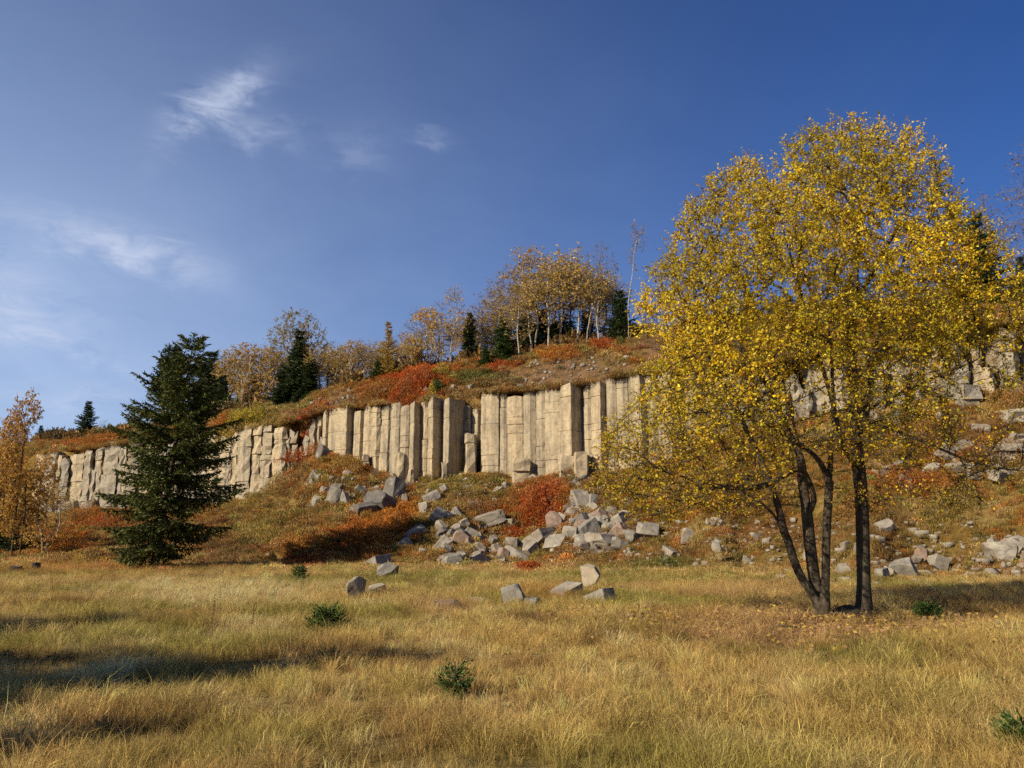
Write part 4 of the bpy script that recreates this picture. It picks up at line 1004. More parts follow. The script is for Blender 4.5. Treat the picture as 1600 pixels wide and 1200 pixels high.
# ------------------------------------------------------------------ boulders and rubble
def rock_mesh(w, d, h, seed, cuts=8, box=.0, bev=.035):
    r = random.Random(seed); bm = bmesh.new(); bmesh.ops.create_cube(bm, size=2.0)
    for v in bm.verts: v.co = Vector((v.co.x * r.uniform(.82, 1.0), v.co.y * r.uniform(.82, 1.0), v.co.z * r.uniform(.85, 1.0)))
    for k in range(cuts):
        n = Vector((r.gauss(0, 1), r.gauss(0, 1), r.gauss(0, .8))).normalized()
        sup = max(v.co.dot(n) for v in bm.verts)
        geom = bm.verts[:] + bm.edges[:] + bm.faces[:]
        bmesh.ops.bisect_plane(bm, geom=geom, plane_co=n * sup * r.uniform(.52 + box * 1.5, .92), plane_no=n, clear_outer=True)
        be = [e for e in bm.edges if len(e.link_faces) == 1]
        if be: bmesh.ops.holes_fill(bm, edges=be, sides=0)
    bmesh.ops.dissolve_limit(bm, angle_limit=.05, verts=bm.verts[:], edges=bm.edges[:])
    if bev: bmesh.ops.bevel(bm, geom=bm.edges[:], offset=bev, segments=1, affect='EDGES', profile=.6)
    if bev:
        bmesh.ops.triangulate(bm, faces=bm.faces[:]); bmesh.ops.subdivide_edges(bm, edges=[q for q in bm.edges if q.calc_length() > .45], cuts=1, use_grid_fill=True)
        bm.normal_update()
        for v in bm.verts: v.co = v.co + v.normal * (noise.noise(v.co * 2.3 + Vector((seed, 0, 0))) * .09 + noise.noise(v.co * 5.1 + Vector((0, seed, 0))) * .04)
    for v in bm.verts: v.co = Vector((v.co.x * w / 2, v.co.y * d / 2, v.co.z * h / 2))
    bmesh.ops.recalc_face_normals(bm, faces=bm.faces[:])
    me = bpy.data.meshes.new('rock'); bm.to_mesh(me); bm.free(); return me
def boulder(px, cy, w_px, h_px, label, mat='boulder', tilt=0.0, group='boulders below the cliff', kind='b', seed=None, lift=0.0):
    pb = cy + h_px * .42
    x, y, z = ground_at(px, pb); w = w_px / F * y; h = h_px / F * y * 1.25
    sd = seed if seed is not None else int(px * 7 + cy * 13)
    r = random.Random(sd)
    me = rock_mesh(w * 1.12, w * r.uniform(.7, 1.0) if kind != 'beam' else w * .45, h, sd, 5 if kind in ('slab', 'beam') else 13, .18 if kind in ('slab', 'beam') else 0.02)
    o = obj('boulder', me, M[mat], None, (x, y + w * .12, z + h * ((.28 if px < 960 else .40) if pb < 893 else .42) + lift))
    q_ = .14 if kind in ('slab', 'beam') else .55
    o.rotation_euler = (r.uniform(-q_, q_), tilt + r.uniform(-q_, q_) * .6, r.uniform(-.8, .8) if kind != 'beam' else r.uniform(-.2, .2))
    return tag(o, label, 'boulder', group)
c4 = lambda x, y, w, h: (480 + x / 3, 580 + y / 3, w / 3, h / 3)
c6 = lambda x, y, w, h: (900 + x / 2.286, 600 + y / 2.286, w / 2.286, h / 2.286)
BL = [
 (c4(1275, 600, 86, 84), 'large upright pointed boulder on top of the right rock pile', 'boulder', 0, 'b'),
 (c4(1340, 612, 50, 70), 'pale boulder just right of the upright pointed boulder', 'boulder', 0, 'b'),
 (c4(825, 700, 205, 52), 'long pale stone beam lying tilted on the boulder pile', 'boulder', -.30, 'beam'),
 (c4(715, 785, 66, 46), 'pinkish slab below the left end of the stone beam', 'pink_rock', .35, 'slab'),
 (c4(632, 812, 82, 46), 'grey slab leaning left beside the pink slab', 'boulder', -.85, 'slab'),
 (c4(662, 838, 50, 60), 'small tilted grey block right of the leaning slab', 'boulder', -.5, 'b'),
 (c4(670, 888, 100, 50), 'broad flat boulder at the lower left of the rock pile', 'boulder', -.15, 'b'),
 (c4(803, 832, 76, 44), 'whitish block in the middle of the left rock pile', 'boulder', .15, 'b'),
 (c4(790, 880, 110, 52), 'wide lichen-white boulder at the front of the left rock pile', 'boulder', 0, 'b'),
 (c4(868, 795, 44, 56), 'dark upright block right of the whitish block', 'boulder', .3, 'b'),
 (c4(772, 770, 70, 40), 'rough grey block under the stone beam', 'boulder', .2, 'b'),
 (c4(830, 800, 42, 34), 'small grey block under the middle of the stone beam', 'boulder', 0, 'b'),
 (c4(888, 838, 46, 50), 'narrow grey block at the right of the left rock pile', 'boulder', -.2, 'b'),
 (c4(962, 806, 80, 46), 'two-toned boulder between the two rock piles', 'boulder', .2, 'b'),
 (c4(1082, 795, 150, 50), 'long grey slab tilted up to the right in the right rock pile', 'boulder', -.5, 'slab'),
 (c4(1165, 705, 80, 74), 'rounded pinkish-grey boulder below the red bush', 'pink_rock', 0, 'b'),
 (c4(1267, 705, 60, 56), 'dark-faced block in the middle of the right rock pile', 'dark_rock', .2, 'b'),
 (c4(1172, 805, 90, 70), 'grey block with a shaded right face in the right rock pile', 'boulder', .1, 'b'),
 (c4(1320, 742, 90, 66), 'slanting grey slab at the right of the right rock pile', 'boulder', -.5, 'slab'),
 (c4(1340, 690, 80, 44), 'pale slab under the upright pointed boulder', 'boulder', -.3, 'slab'),
 (c4(1390, 800, 130, 66), 'wide greenish-grey wedge boulder at the right pile front', 'boulder', -.25, 'b'),
 (c4(980, 866, 120, 46), 'wide pale boulder low in front between the piles', 'boulder', 0, 'b'),
 (c4(915, 858, 46, 52), 'reddish block at the front left of the wide pale boulder', 'pink_rock', 0, 'b'),
 (c4(1052, 838, 60, 50), 'small tilted slab in front of the long grey slab', 'boulder', -.6, 'slab'),
 (c4(1282, 805, 60, 46), 'small grey block between wedge boulder and shaded block', 'boulder', 0, 'b'),
 (c4(1230, 768, 50, 40), 'small light block in the heart of the right rock pile', 'boulder', 0, 'b'),
 (c4(1430, 668, 110, 54), 'dark grey boulder under the lowest yellow twigs on the left', 'boulder', .1, 'b'),
 (c4(1440, 730, 90, 50), 'grey boulder half hidden by the lowest yellow leaves', 'boulder', 0, 'b'),
 (c4(538, 850, 30, 34), 'little pale stone left of the leaning slab', 'boulder', 0, 'b'),
 (c4(505, 760, 90, 40), 'slanting grey slab on the grassy slope left of the piles', 'boulder', -.5, 'slab'),
 (c4(450, 815, 70, 44), 'grey slab below the slanting slab on the slope', 'boulder', -.5, 'slab'),
 (c4(322, 905, 125, 46), 'long grey slab at the meadow edge, tilted up to the right', 'boulder', -.4, 'slab'),
 (c4(370, 948, 104, 46), 'tent-shaped grey boulder below the long meadow-edge slab', 'boulder', 0, 'b'),
 (c4(215, 1030, 96, 84), 'dark lichen-spotted boulder standing in the grass at the left', 'boulder', .1, 'b'),
 (c4(322, 1032, 90, 42), 'low brownish boulder right of the lichen-spotted one', 'boulder', 0, 'b'),
 (c4(966, 1062, 92, 76), 'angular dark grey boulder in the middle of the meadow', 'boulder', .1, 'b'),
 (c4(1062, 1092, 80, 40), 'low dark stone right of the angular meadow boulder', 'dark_rock', 0, 'b'),
 (c4(1025, 1078, 40, 30), 'small dark stone touching the angular meadow boulder', 'dark_rock', 0, 'b'),
 (c4(1215, 1045, 120, 46), 'flat grey-brown slab in the grass left of the mossy boulder', 'boulder', -.35, 'slab'),
 (c4(1330, 978, 104, 92), 'rounded boulder with green moss in the meadow', 'mossy_rock', .2, 'b'),
 (c4(1370, 1072, 126, 46), 'flat pale slab in the grass below the mossy boulder', 'boulder', -.3, 'slab'),
 (c4(625, 678, 80, 60), 'pale triangular slab on the slope below the column wall', 'boulder', .5, 'b'),
 (c4(545, 645, 40, 66), 'upright grey stone left of the pale triangular slab', 'boulder', 0, 'b'),
 (c4(456, 607, 30, 56), 'small pale stone pillar in front of the dark outcrop', 'boulder', 0, 'slab'),
 (c4(785, 622, 62, 26), 'flat-topped pale block half way up the slope', 'boulder', 0, 'slab'),
 (c4(665, 690, 34, 40), 'small white stone beside the pale triangular slab', 'boulder', 0, 'b'),
 (c4(692, 672, 60, 40), 'small grey block right of the white stone', 'boulder', -.4, 'b'),
 (c4(880, 605, 28, 20), 'tiny white stone alone on the grassy slope', 'boulder', 0, 'b'),
 (c4(590, 600, 80, 60), 'grey rock ledge in the slope left of the triangular slab', 'boulder', -.5, 'b'),
 (c4(640, 560, 60, 40), 'grey rock just below the foot of the columns', 'boulder', -.3, 'b'),
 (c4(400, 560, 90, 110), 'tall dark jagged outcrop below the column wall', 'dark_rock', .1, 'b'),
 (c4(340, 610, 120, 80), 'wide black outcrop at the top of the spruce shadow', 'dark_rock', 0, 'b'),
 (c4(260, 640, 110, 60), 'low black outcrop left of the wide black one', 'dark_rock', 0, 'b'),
 (c4(120, 590, 60, 90), 'upright grey rock at the left of the slope outcrops', 'boulder', .1, 'b'),
 (c4(165, 600, 60, 70), 'grey rock right beside the upright left outcrop rock', 'boulder', -.1, 'b'),
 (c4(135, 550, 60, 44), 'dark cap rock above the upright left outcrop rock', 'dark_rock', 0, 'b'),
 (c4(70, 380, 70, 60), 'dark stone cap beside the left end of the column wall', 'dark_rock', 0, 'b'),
 (c4(40, 610, 60, 60), 'weathered grey stone near the left of the upright outcrop rock', 'boulder', .2, 'b'),
 (c4(810, 1080, 90, 26), 'low lichen-covered stone left of the angular meadow boulder', 'boulder', 0, 'b'),
 (c4(660, 1105, 130, 40), 'low reddish lichen stone sunk in the grass at the meadow centre', 'pink_rock', 0, 'b'),
 (c4(997, 75, 34, 26), 'dark stone lying on the cliff rim in the middle', 'dark_rock', 0, 'b'),
 (c4(455, 100, 30, 26), 'pale stone on the rim beside the red heath', 'boulder', 0, 'b'),
 (c6(20, 415, 52, 74), 'grey boulder peeking out at the left border of the yellow leaves', 'boulder', 0, 'b'),
 (c6(205, 548, 62, 44), 'grey boulder under the low left branches of the yellow tree', 'boulder', 0, 'b'),
 (c6(262, 532, 92, 60), 'wide grey boulder under the low left branches of the yellow tree', 'boulder', 0, 'b'),
 (c6(332, 606, 56, 32), 'pale tilted stone at the grass edge left of the yellow tree', 'boulder', .5, 'slab'),
 (c6(402, 552, 60, 66), 'grey block in the rubble behind the yellow tree, left of its stems', 'boulder', 0, 'b'),
 (c6(510, 592, 44, 44), 'small grey block at the grass edge in front of the left stem', 'boulder', 0, 'b'),
 (c6(1095, 680, 84, 48), 'low grey boulder right of the thick trunk', 'boulder', 0, 'b'),
 (c6(1182, 672, 96, 72), 'round rough boulder second to the right of the thick trunk', 'boulder', 0, 'b'),
 (c6(1235, 622, 70, 50), 'pinkish boulder above the round rough one', 'pink_rock', 0, 'b'),
 (c6(1300, 652, 66, 62), 'squarish boulder third to the right of the thick trunk', 'boulder', 0, 'b'),
 (c6(1118, 520, 90, 60), 'pale rubble block higher up right of the thick trunk', 'boulder', 0, 'b'),
 (c6(960, 668, 84, 44), 'low grey boulder between the two trunks', 'boulder', 0, 'b'),
 (c6(968, 580, 44, 40), 'pale stone above the boulder between the trunks', 'boulder', 0, 'b'),
 (c6(1335, 262, 96, 60), 'whitish rock slab on the slope right of the tree', 'boulder', .3, 'b'),
 (c6(1425, 332, 70, 34), 'pale flat rock on the right slope below the whitish slab', 'boulder', 0, 'b'),
 (c6(1522, 340, 80, 40), 'pale flat rock at the far right of the slope', 'boulder', .2, 'b'),
 (c6(1450, 158, 60, 24), 'thin pale rock ledge high on the right slope', 'boulder', .1, 'slab'),
 (c6(1520, 600, 110, 60), 'large stone of the rubble heap at the right edge', 'boulder', -.2, 'b'),
 (c6(1580, 575, 80, 50), 'upper stone of the rubble heap at the right edge', 'boulder', 0, 'b'),
]
for (g, lab, mat, ti, kd) in BL:
    k_ = .82 if g[0] > 950 and g[1] < 930 and g[1] > 700 else 1.0
    boulder(g[0], g[1], g[2] * k_, g[3] * k_, lab, mat, ti, kind=kd)
STONES = []
def rubble(n, px0, px1, py0, py1, s0, s1, label, group, seed, slope=0.0, mats=('boulder', 'boulder', 'boulder', 'boulder', 'boulder', 'mossy_rock', 'pink_rock', 'dark_rock')):
    r = random.Random(seed)
    ml = [rock_mesh(1, r.uniform(.7, 1), r.uniform(.55, .85), seed * 50 + k, 12) for k in range(6)]
    pool = [(m_, mt) for m_ in ml for mt in mats]
    cache = {}
    for k in range(n):
        px = r.uniform(px0, px1); py = r.uniform(py0, py1) + slope * (px - px0)
        x, y, z = ground_at(px, py); s = r.uniform(s0, s1) * r.uniform(.7, 1.1)
        i = r.randrange(len(ml)); mt = r.choice(mats)
        if (i, mt) not in cache:
            m2 = ml[i].copy(); m2.materials.append(M[mt]); cache[(i, mt)] = m2
        o = obj('stone', cache[(i, mt)], None, None, (x, y, z + s * (.08 if px < 960 else .26))); o.scale = (s, s, s)
        o.rotation_euler = (r.uniform(-1.3, 1.3), r.uniform(-1.3, 1.3), r.uniform(0, 6.3))
        STONES.append((o, px, py, s, mt, label, group))
rubble(34, 686, 800, 822, 884, .4, 1.15, 'angular grey stone filling the left rock pile under the long beam', 'rubble of the left rock pile', 1)
rubble(48, 862, 985, 790, 866, .4, 1.3, 'angular stone filling the right rock pile below the upright boulder', 'rubble of the right rock pile', 2)
rubble(14, 975, 1200, 815, 880, .2, .6, 'broken stone strewn behind the low left branches of the yellow tree', 'rubble left of the yellow tree stems', 3, slope=.02)
rubble(12, 1200, 1500, 860, 912, .2, .6, 'broken stone strewn on the slope foot behind the yellow tree trunks', 'rubble behind the yellow tree trunks', 4)
rubble(26, 1540, 1660, 850, 908, .25, .8, 'grey stone in the heap at the right frame edge', 'rubble heap at the right edge', 5)
rubble(20, 560, 940, 742, 770, .3, .9, 'fallen stone at the foot of the column wall', 'stones at the foot of the columns', 6)
rubble(18, 430, 600, 740, 800, .4, 1.1, 'grey rock fragment around the slope outcrops left of the wall', 'fragments around the slope outcrops', 7)
rubble(12, 1390, 1600, 640, 780, .4, 1.1, 'pale rock sticking out of the right slope below the broken wall', 'rocks in the right slope', 8, mats=('boulder', 'boulder', 'mossy_rock'))
rubble(26, 520, 990, 600, 622, .3, .8, 'stone lying on the cliff rim above the columns', 'stones on the cliff rim', 9)
rubble(10, 250, 420, 868, 884, .2, .5, 'little stone in the grass near the big spruce', 'stones near the spruce', 10)
rubble(46, 684, 985, 800, 882, .18, .42, '', 'small rubble between the boulders of the two rock piles', 11, mats=('boulder', 'boulder', 'boulder', 'pink_rock', 'mossy_rock', 'dark_rock'))
# every stone is told apart by size, tone and the named boulder next to it
import re
REF = []
for (g, lab, mat, ti, kd) in BL:
    s_ = re.split(r' (?:on|in|at|below|lying|of|between|under|right|left|with|just|beside|half|second|third|peeking|standing|leaning|touching|alone|sunk|strewn|tilted|behind|above|higher|low|high|near|beneath|to) ', ' ' + lab + ' ')[0].strip()
    REF.append((g[0], g[1], s_))
cnts = {}
for q in REF: cnts[q[2]] = cnts.get(q[2], 0) + 1
REF = [q for q in REF if cnts[q[2]] == 1 and len(q[2].split()) <= 5]
trial = {}
for (o, px, py, s, mt, label, group) in STONES:
    d_, rx, ry, nm = min((math.hypot(px - q[0], py - q[1]), q[0], q[1], q[2]) for q in REF)
    dx, dy = px - rx, py - ry
    where = ('right of' if dx > 0 else 'left of') if abs(dx) > 1.2 * abs(dy) else (('above' if dy < 0 else 'below') + (' right of' if dx > 0 else ' left of'))
    dist = 'close ' if d_ < 14 else '' if d_ < 40 else 'far '
    size = 'tiny' if s < .35 else 'small' if s < .55 else 'middle-sized' if s < .8 else 'large'
    tone = {'boulder': 'grey', 'pink_rock': 'pinkish', 'dark_rock': 'dark', 'mossy_rock': 'mossy'}[mt]
    lb = '%s %s rubble stone %s%s the %s' % (size, tone, dist, where, nm)
    trial.setdefault(lb, []).append((o, group, py, px))
for lb, os_ in trial.items():
    if len(os_) == 1: tag(os_[0][0], lb, 'stone', os_[0][1])
    else:
        os_.sort(key=lambda t: t[3])
        nm_ = ['leftmost', 'second from left', 'third from left', 'fourth from left', 'fifth from left', 'sixth from left', 'seventh from left', 'eighth from left']
        for i, t in enumerate(os_):
            tag(t[0], lb + ', ' + ('rightmost' if i == len(os_) - 1 else nm_[min(i, 7)]), 'stone', t[1])
# tiny scree, far too many to count
def scree():
    r = np.random.default_rng(2); V = []; Fc = []; nv = 0
    base = []
    for s in range(5):
        me = rock_mesh(1, .8, .6, 400 + s, 5, bev=0); v = np.array([tuple(q.co) for q in me.vertices]); f = [list(p.vertices) for p in me.polygons]; base.append((v, f)); bpy.data.meshes.remove(me)
    areas = [(820, 985, 560, 604, 160), (470, 600, 622, 640, 120), (685, 800, 820, 888, 420), (855, 1000, 785, 870, 520), (960, 1220, 815, 890, 260), (1220, 1520, 820, 915, 260), (1520, 1660, 840, 910, 260), (480, 640, 745, 800, 240), (560, 980, 742, 775, 260)]
    allv = []; allf3 = []
    for (a0, a1, b0, b1, n) in areas:
        for k in range(n):
            px, py = r.uniform(a0, a1), r.uniform(b0, b1)
            P = fast_ground(px, py)
            s = np.exp(r.normal(-1.75, .45)); v, f = base[r.integers(5)]
            c, sn = math.cos(r.uniform(0, 6)), 0; a = r.uniform(0, 6.28); c, sn = math.cos(a), math.sin(a)
            q = v * s; q = np.stack([q[:, 0] * c - q[:, 1] * sn, q[:, 0] * sn + q[:, 1] * c, q[:, 2]], 1) + np.array(P) + np.array((0, 0, s * .15))
            allv.append(q)
            for p in f:
                for i in range(1, len(p) - 1): allf3.append((p[0] + nv, p[i] + nv, p[i + 1] + nv))
            nv += len(v)
    return np_mesh('scree', np.concatenate(allv), [np.array(allf3)])
_gy = np.arange(20.0, 100.0, .25)
def fast_ground(px, py):
    v = (600.0 - py) / F; dx = (px - 800.0) / F; dy = CP - v * SP; dz = SP + v * CP
    X = _gy * dx / dy; Z = CAMZ + _gy * dz / dy; hit = np.nonzero(Z <= height(X, _gy))[0]
    k = hit[0] if len(hit) else -1
    return float(X[k]), float(_gy[k]), float(height(X[k], _gy[k]))
tag(obj('scree', scree(), M['boulder']), 'fine broken stones and gravel scattered over the slope', 'scree', kind='stuff')

# ------------------------------------------------------------------ stumps, stalks, stick
def stump(px, py, w_px, h_px, label, seed):
    x, y, z = ground_at(px, py); w = w_px / F * y / 2; h = h_px / F * y; r = random.Random(seed)
    root = empty('tree_stump', (x, y, z)); k = 14; V = []; Fq = []
    for li, (zz, rr) in enumerate(((-.1, 1.35), (.12, 1.15), (.45, 1.0), (1.0, .95))):
        for i in range(k):
            a = i * 2 * math.pi / k; q = w * rr * (1 + .14 * math.sin(3 * a + seed) + r.uniform(-.05, .05))
            V.append((q * math.cos(a), q * math.sin(a), h * zz + (r.uniform(-.1, .1) * h if li == 3 else 0)))
    for li in range(3):
        for i in range(k): Fq.append((li * k + i, li * k + (i + 1) % k, (li + 1) * k + (i + 1) % k, (li + 1) * k + i))
    me = bpy.data.meshes.new('bark'); me.from_pydata(V, [], Fq); obj('bark', me, M['spruce_bark'], root)
    me = bpy.data.meshes.new('cut_face'); me.from_pydata([(v[0] * .97, v[1] * .97, v[2] - .01) for v in V[3 * k:]], [], [list(range(k))]); obj('cut_face', me, M['dead'], root)
    return tag(root, label, 'stump', 'stumps at the left meadow edge')
stump(55, 894, 12, 14, 'grey upright tree stump at the left meadow edge', 1)
stump(25, 894, 16, 9, 'low broad tree stump nearest the left frame edge', 2)
def stalk(px, py, h_px, label, seed):
    x, y, z = ground_at(px, py); h = h_px / F * y; r = np.random.default_rng(seed)
    root = empty('dead_stalk', (x, y, z))
    P = np.array([(0, 0, -.03), (.01, 0, h * .3), (.0, .01, h * .65), (.025, .01, h)])
    tv, tq = tubes(P, np.array([-1, 0, 1, 2]), np.array([.007, .006, .005, .003])); obj('stem', np_mesh('stem', tv, [tq]), M['dead'], root)
    n = 60; t = r.uniform(.5, 1, n); B = np.stack([np.interp(t, [0, 1], [0, .025]), np.zeros(n), t * h], 1)
    V, Fq = leaf_quads(B, r.normal(size=(n, 3)) + np.array((0, 0, .8)), np.full(n, .028), np.full(n, .013), r)
    obj('seed_head', np_mesh('seed_head', V, [Fq], np.repeat(pick_cols(n, [(.16, .07, .03), (.11, .05, .025)], [1, 1], r), 4, axis=0)), M['leaf'], root)
    return tag(root, label, 'plant', 'dead stalks in the meadow')
stalk(328, 1016, 70, 'brown dead dock stalk standing in the shaded grass, the left of two', 1)
stalk(391, 1012, 64, 'brown dead stalk standing in the shaded grass, the right of two', 2)
def stick(px0, px1, py, label):
    a = np.array(ground_at(px0, py)); b = np.array(ground_at(px1, py - 3)); o0 = a.copy()
    P = np.array([a, a * .6 + b * .4 + (0, 0, .05), b]) - o0 + np.array((0, 0, .10))
    tv, tq = tubes(P, np.array([-1, 0, 1]), np.array([.022, .026, .012]))
    o = obj('fallen_stick', np_mesh('fallen_stick', tv, [tq], smooth=True), M['bark'], None, tuple(o0)); return tag(o, label, 'stick')
stick(1200, 1252, 993, 'dark fallen stick on the leaf litter before the big yellow tree')
# ------------------------------------------------------------------ grass and low plants: uncountable cover
def tuft_object(name, n, hlo, hhi, spread, width, bend, seed, droop=.0, var=.22, tipc=(1.1, 1.08, 1.0), heads=0):
    r = np.random.default_rng(seed)
    ang = r.uniform(0, 6.283, n); rad = spread * r.uniform(0, 1, n) ** .6
    B = np.stack([rad * np.cos(ang), rad * np.sin(ang), np.full(n, -.03)], 1)
    h = r.uniform(hlo, hhi, n); la = ang + r.normal(0, 1.0, n); lean = bend * h * r.uniform(.2, 1.1, n)
    dirv = np.stack([np.cos(la), np.sin(la), np.zeros(n)], 1); sa = r.uniform(0, 6.283, n); side = np.stack([np.cos(sa), np.sin(sa), np.zeros(n)], 1)
    w = width * r.uniform(.6, 1.3, n)
    M1 = B + dirv * (lean * .35)[:, None] + np.array((0, 0, 1.0)) * (h * .6)[:, None]
    T = B + dirv * lean[:, None] + np.array((0, 0, 1.0)) * (h * (1 - droop * r.uniform(0, 1, n)))[:, None]
    s = side * w[:, None] / 2
    V = np.stack([B - s, B + s, M1 + s * .8, M1 - s * .8, T], 1).reshape(-1, 3)
    b = np.arange(n)[:, None] * 5
    q = np.concatenate([b, b + 1, b + 2, b + 3], 1); t = np.concatenate([b + 3, b + 2, b + 4], 1)
    c = np.exp(r.normal(0, var, (n, 1))) * (1 + r.normal(0, .05, (n, 3)))
    C = np.stack([c * .75, c * .75, c, c, c * np.array(tipc)], 1).reshape(-1, 3)
    me = np_mesh(name, V, [q, t], C); me.materials.append(M['blade'])
    return bpy.data.objects.new(name, me)
def clump_object(name, n, w, h, leaf, seed):
    r = np.random.default_rng(seed); u = unit(r.normal(size=(n, 3))); u[:, 2] = np.abs(u[:, 2])
    P = u * (r.uniform(.3, 1, (n, 1)) ** .5) * np.array((w, w, h)); L = leaf * np.exp(r.normal(0, .3, n))
    V, Fq = leaf_quads(P, u * .4 + r.normal(0, .5, (n, 3)) + np.array((0, 0, .8)), L, L * .45, r)
    me = np_mesh(name, V, [Fq], np.repeat(np.exp(r.normal(0, .3, (n, 1))) * np.ones(3), 4, axis=0)); me.materials.append(M['blade'])
    return bpy.data.objects.new(name, me)
def scatter(name, sources, P, rot, scl, idx, tint):
    me = bpy.data.meshes.new(name); me.vertices.add(len(P)); me.vertices.foreach_set('co', np.asarray(P, dtype=np.float32).ravel())
    a = me.attributes.new('rot', 'FLOAT_VECTOR', 'POINT'); a.data.foreach_set('vector', np.asarray(rot, dtype=np.float32).ravel())
    a = me.attributes.new('scl', 'FLOAT', 'POINT'); a.data.foreach_set('value', np.asarray(scl, dtype=np.float32))
    a = me.attributes.new('pick', 'INT', 'POINT'); a.data.foreach_set('value', np.asarray(idx, dtype=np.int32))
    a = me.attributes.new('tint', 'FLOAT_COLOR', 'POINT'); c = np.ones((len(P), 4), dtype=np.float32); c[:, :3] = tint; a.data.foreach_set('color', c.ravel())
    o = bpy.data.objects.new(name, me); COL.objects.link(o)
    g = bpy.data.node_groups.new(name, 'GeometryNodeTree')
    g.interface.new_socket('Geometry', in_out='INPUT', socket_type='NodeSocketGeometry'); g.interface.new_socket('Geometry', in_out='OUTPUT', socket_type='NodeSocketGeometry')
    n = g.nodes; l = g.links
    gi = n.new('NodeGroupInput'); go = n.new('NodeGroupOutput'); ip = n.new('GeometryNodeInstanceOnPoints')
    jn = n.new('GeometryNodeJoinGeometry')
    for s in sources:
        oi = n.new('GeometryNodeObjectInfo'); oi.inputs['Object'].default_value = s; oi.transform_space = 'ORIGINAL'
        g2i = n.new('GeometryNodeGeometryToInstance'); l.new(oi.outputs['Geometry'], g2i.inputs[0]); l.new(g2i.outputs[0], jn.inputs[0])
    def named(nm, dt):
        a = n.new('GeometryNodeInputNamedAttribute'); a.data_type = dt; a.inputs['Name'].default_value = nm; return a.outputs['Attribute']
    l.new(gi.outputs[0], ip.inputs['Points']); l.new(jn.outputs[0], ip.inputs['Instance']); ip.inputs['Pick Instance'].default_value = True
    l.new(named('pick', 'INT'), ip.inputs['Instance Index'])
    e2r = n.new('FunctionNodeEulerToRotation'); l.new(named('rot', 'FLOAT_VECTOR'), e2r.inputs[0]); l.new(e2r.outputs[0], ip.inputs['Rotation'])
    l.new(named('scl', 'FLOAT'), ip.inputs['Scale']); l.new(ip.outputs[0], go.inputs[0])
    md = o.modifiers.new('grow', 'NODES'); md.node_group = g
    return o
def sample_points(n, ylo, yhi, dens, seed, amax=.80, margin=2.0):
    r = np.random.default_rng(seed); Y = r.uniform(ylo, yhi, n * 6)
    wgt = dens(Y) * (2 * amax * Y + 2 * margin); Y = Y[r.uniform(0, wgt.max(), len(Y)) < wgt][:n]
    X = r.uniform(-1, 1, len(Y)) * (amax * Y + margin)
    return X, Y
def near_rim(X, Y):
    yf, yb, zb, zt, yr, zr = rows(X / np.maximum(Y, 1)); return yf, yb, yr
r = np.random.default_rng(77)
# meadow grass
GT = [tuft_object('tuft', 46, .16, .42, .15, .0075, .75, s, droop=.35) for s in (1, 2, 3, 4)] + [tuft_object('tuft', 34, .25, .58, .12, .0065, .9, s, droop=.5) for s in (5, 6)] + [tuft_object('tuft', 12, .35, .75, .14, .006, .7, s, droop=.25) for s in (7,)] + [tuft_object('tuft', 40, .4, .75, .16, .007, 1.5, s, droop=.8) for s in (8, 9)]
X, Y = sample_points(74000, 2.2, 50, lambda y: np.clip(520 / y, 11, 75), 1)
Z = height(X, Y); C = cover(X, Y, Z); yf, yb, yr = near_rim(X, Y)
dn = fbm(X * 1.3, Y * 1.3, 61, 3)
keep = (Y < yb - .3) & (r.uniform(size=len(X)) < -.25 + 2.0 * dn)
lit = np.exp(-(((X - 5.6) / 2.2) ** 2 + ((Y - 15.6) / 1.5) ** 2)); keep &= r.uniform(size=len(X)) > lit * .45
X, Y, Z, C, dn = X[keep], Y[keep], Z[keep], C[keep], dn[keep]
hh = .5 * fbm(X * .5 + 5, Y * .5, 71, 3) + .5 * fbm(X * 1.9, Y * 1.9, 72, 2)
scl = (-.05 + 1.3 * hh + .08 * r.normal(size=len(X))) * (0.92 + Y / 150) * .8; scl = np.clip(scl, .2, 1.0)
tint = np.clip(C * np.exp(r.normal(0.06, .30, (len(X), 1))) * np.array((1.06, 1.04, .98)), 0, .8)
pk = r.choice(9, len(X), p=[.13, .13, .13, .13, .12, .12, .08, .08, .08])
rot = np.stack([r.normal(0, .12, len(X)), r.normal(.08, .12, len(X)), r.uniform(0, 6.283, len(X))], 1)
tag(scatter('meadow_grass', GT, np.stack([X, Y, Z], 1), rot, scl, pk, tint), 'tall dry golden grass covering the meadow', 'grass', kind='stuff')
# grass on the slope and the plateau
X, Y = sample_points(72000, 27, 106, lambda y: np.clip(70 / y, 0, 1.3), 2, amax=.74)
Z = height(X, Y); C = cover(X, Y, Z); yf, yb, yr = near_rim(X, Y)
ear = np.exp(-(((C - EARTH) / .05) ** 2).sum(1))
keep = (Y > yf - 4 + 3 * r.normal(size=len(Y))) & (Y < yr + 2.5) & ((Y < yb - .4) | (Y > yb + STEP1 - .35)) & (r.uniform(size=len(X)) > ear * .8)
X, Y, Z, C = X[keep], Y[keep], Z[keep], C[keep]
ST = [tuft_object('tuft', 34, .22, .55, .26, .022, .8, s, droop=.4, var=.3) for s in (11, 12, 13)]
scl = np.clip(.55 + .75 * fbm(X * .5, Y * .5, 81, 3) + r.normal(0, .12, len(X)), .4, 1.5) * np.clip(Y / 58, .5, 1)
tint = C * np.exp(r.normal(0, .2, (len(X), 1)))
rot = np.stack([r.normal(0, .15, len(X)), r.normal(0, .15, len(X)), r.uniform(0, 6.283, len(X))], 1)
tag(scatter('slope_grass', ST, np.stack([X, Y, Z], 1), rot, scl, r.integers(0, 3, len(X)), tint), 'rough autumn grass and bracken covering the slope below and above the cliff', 'grass', kind='stuff')
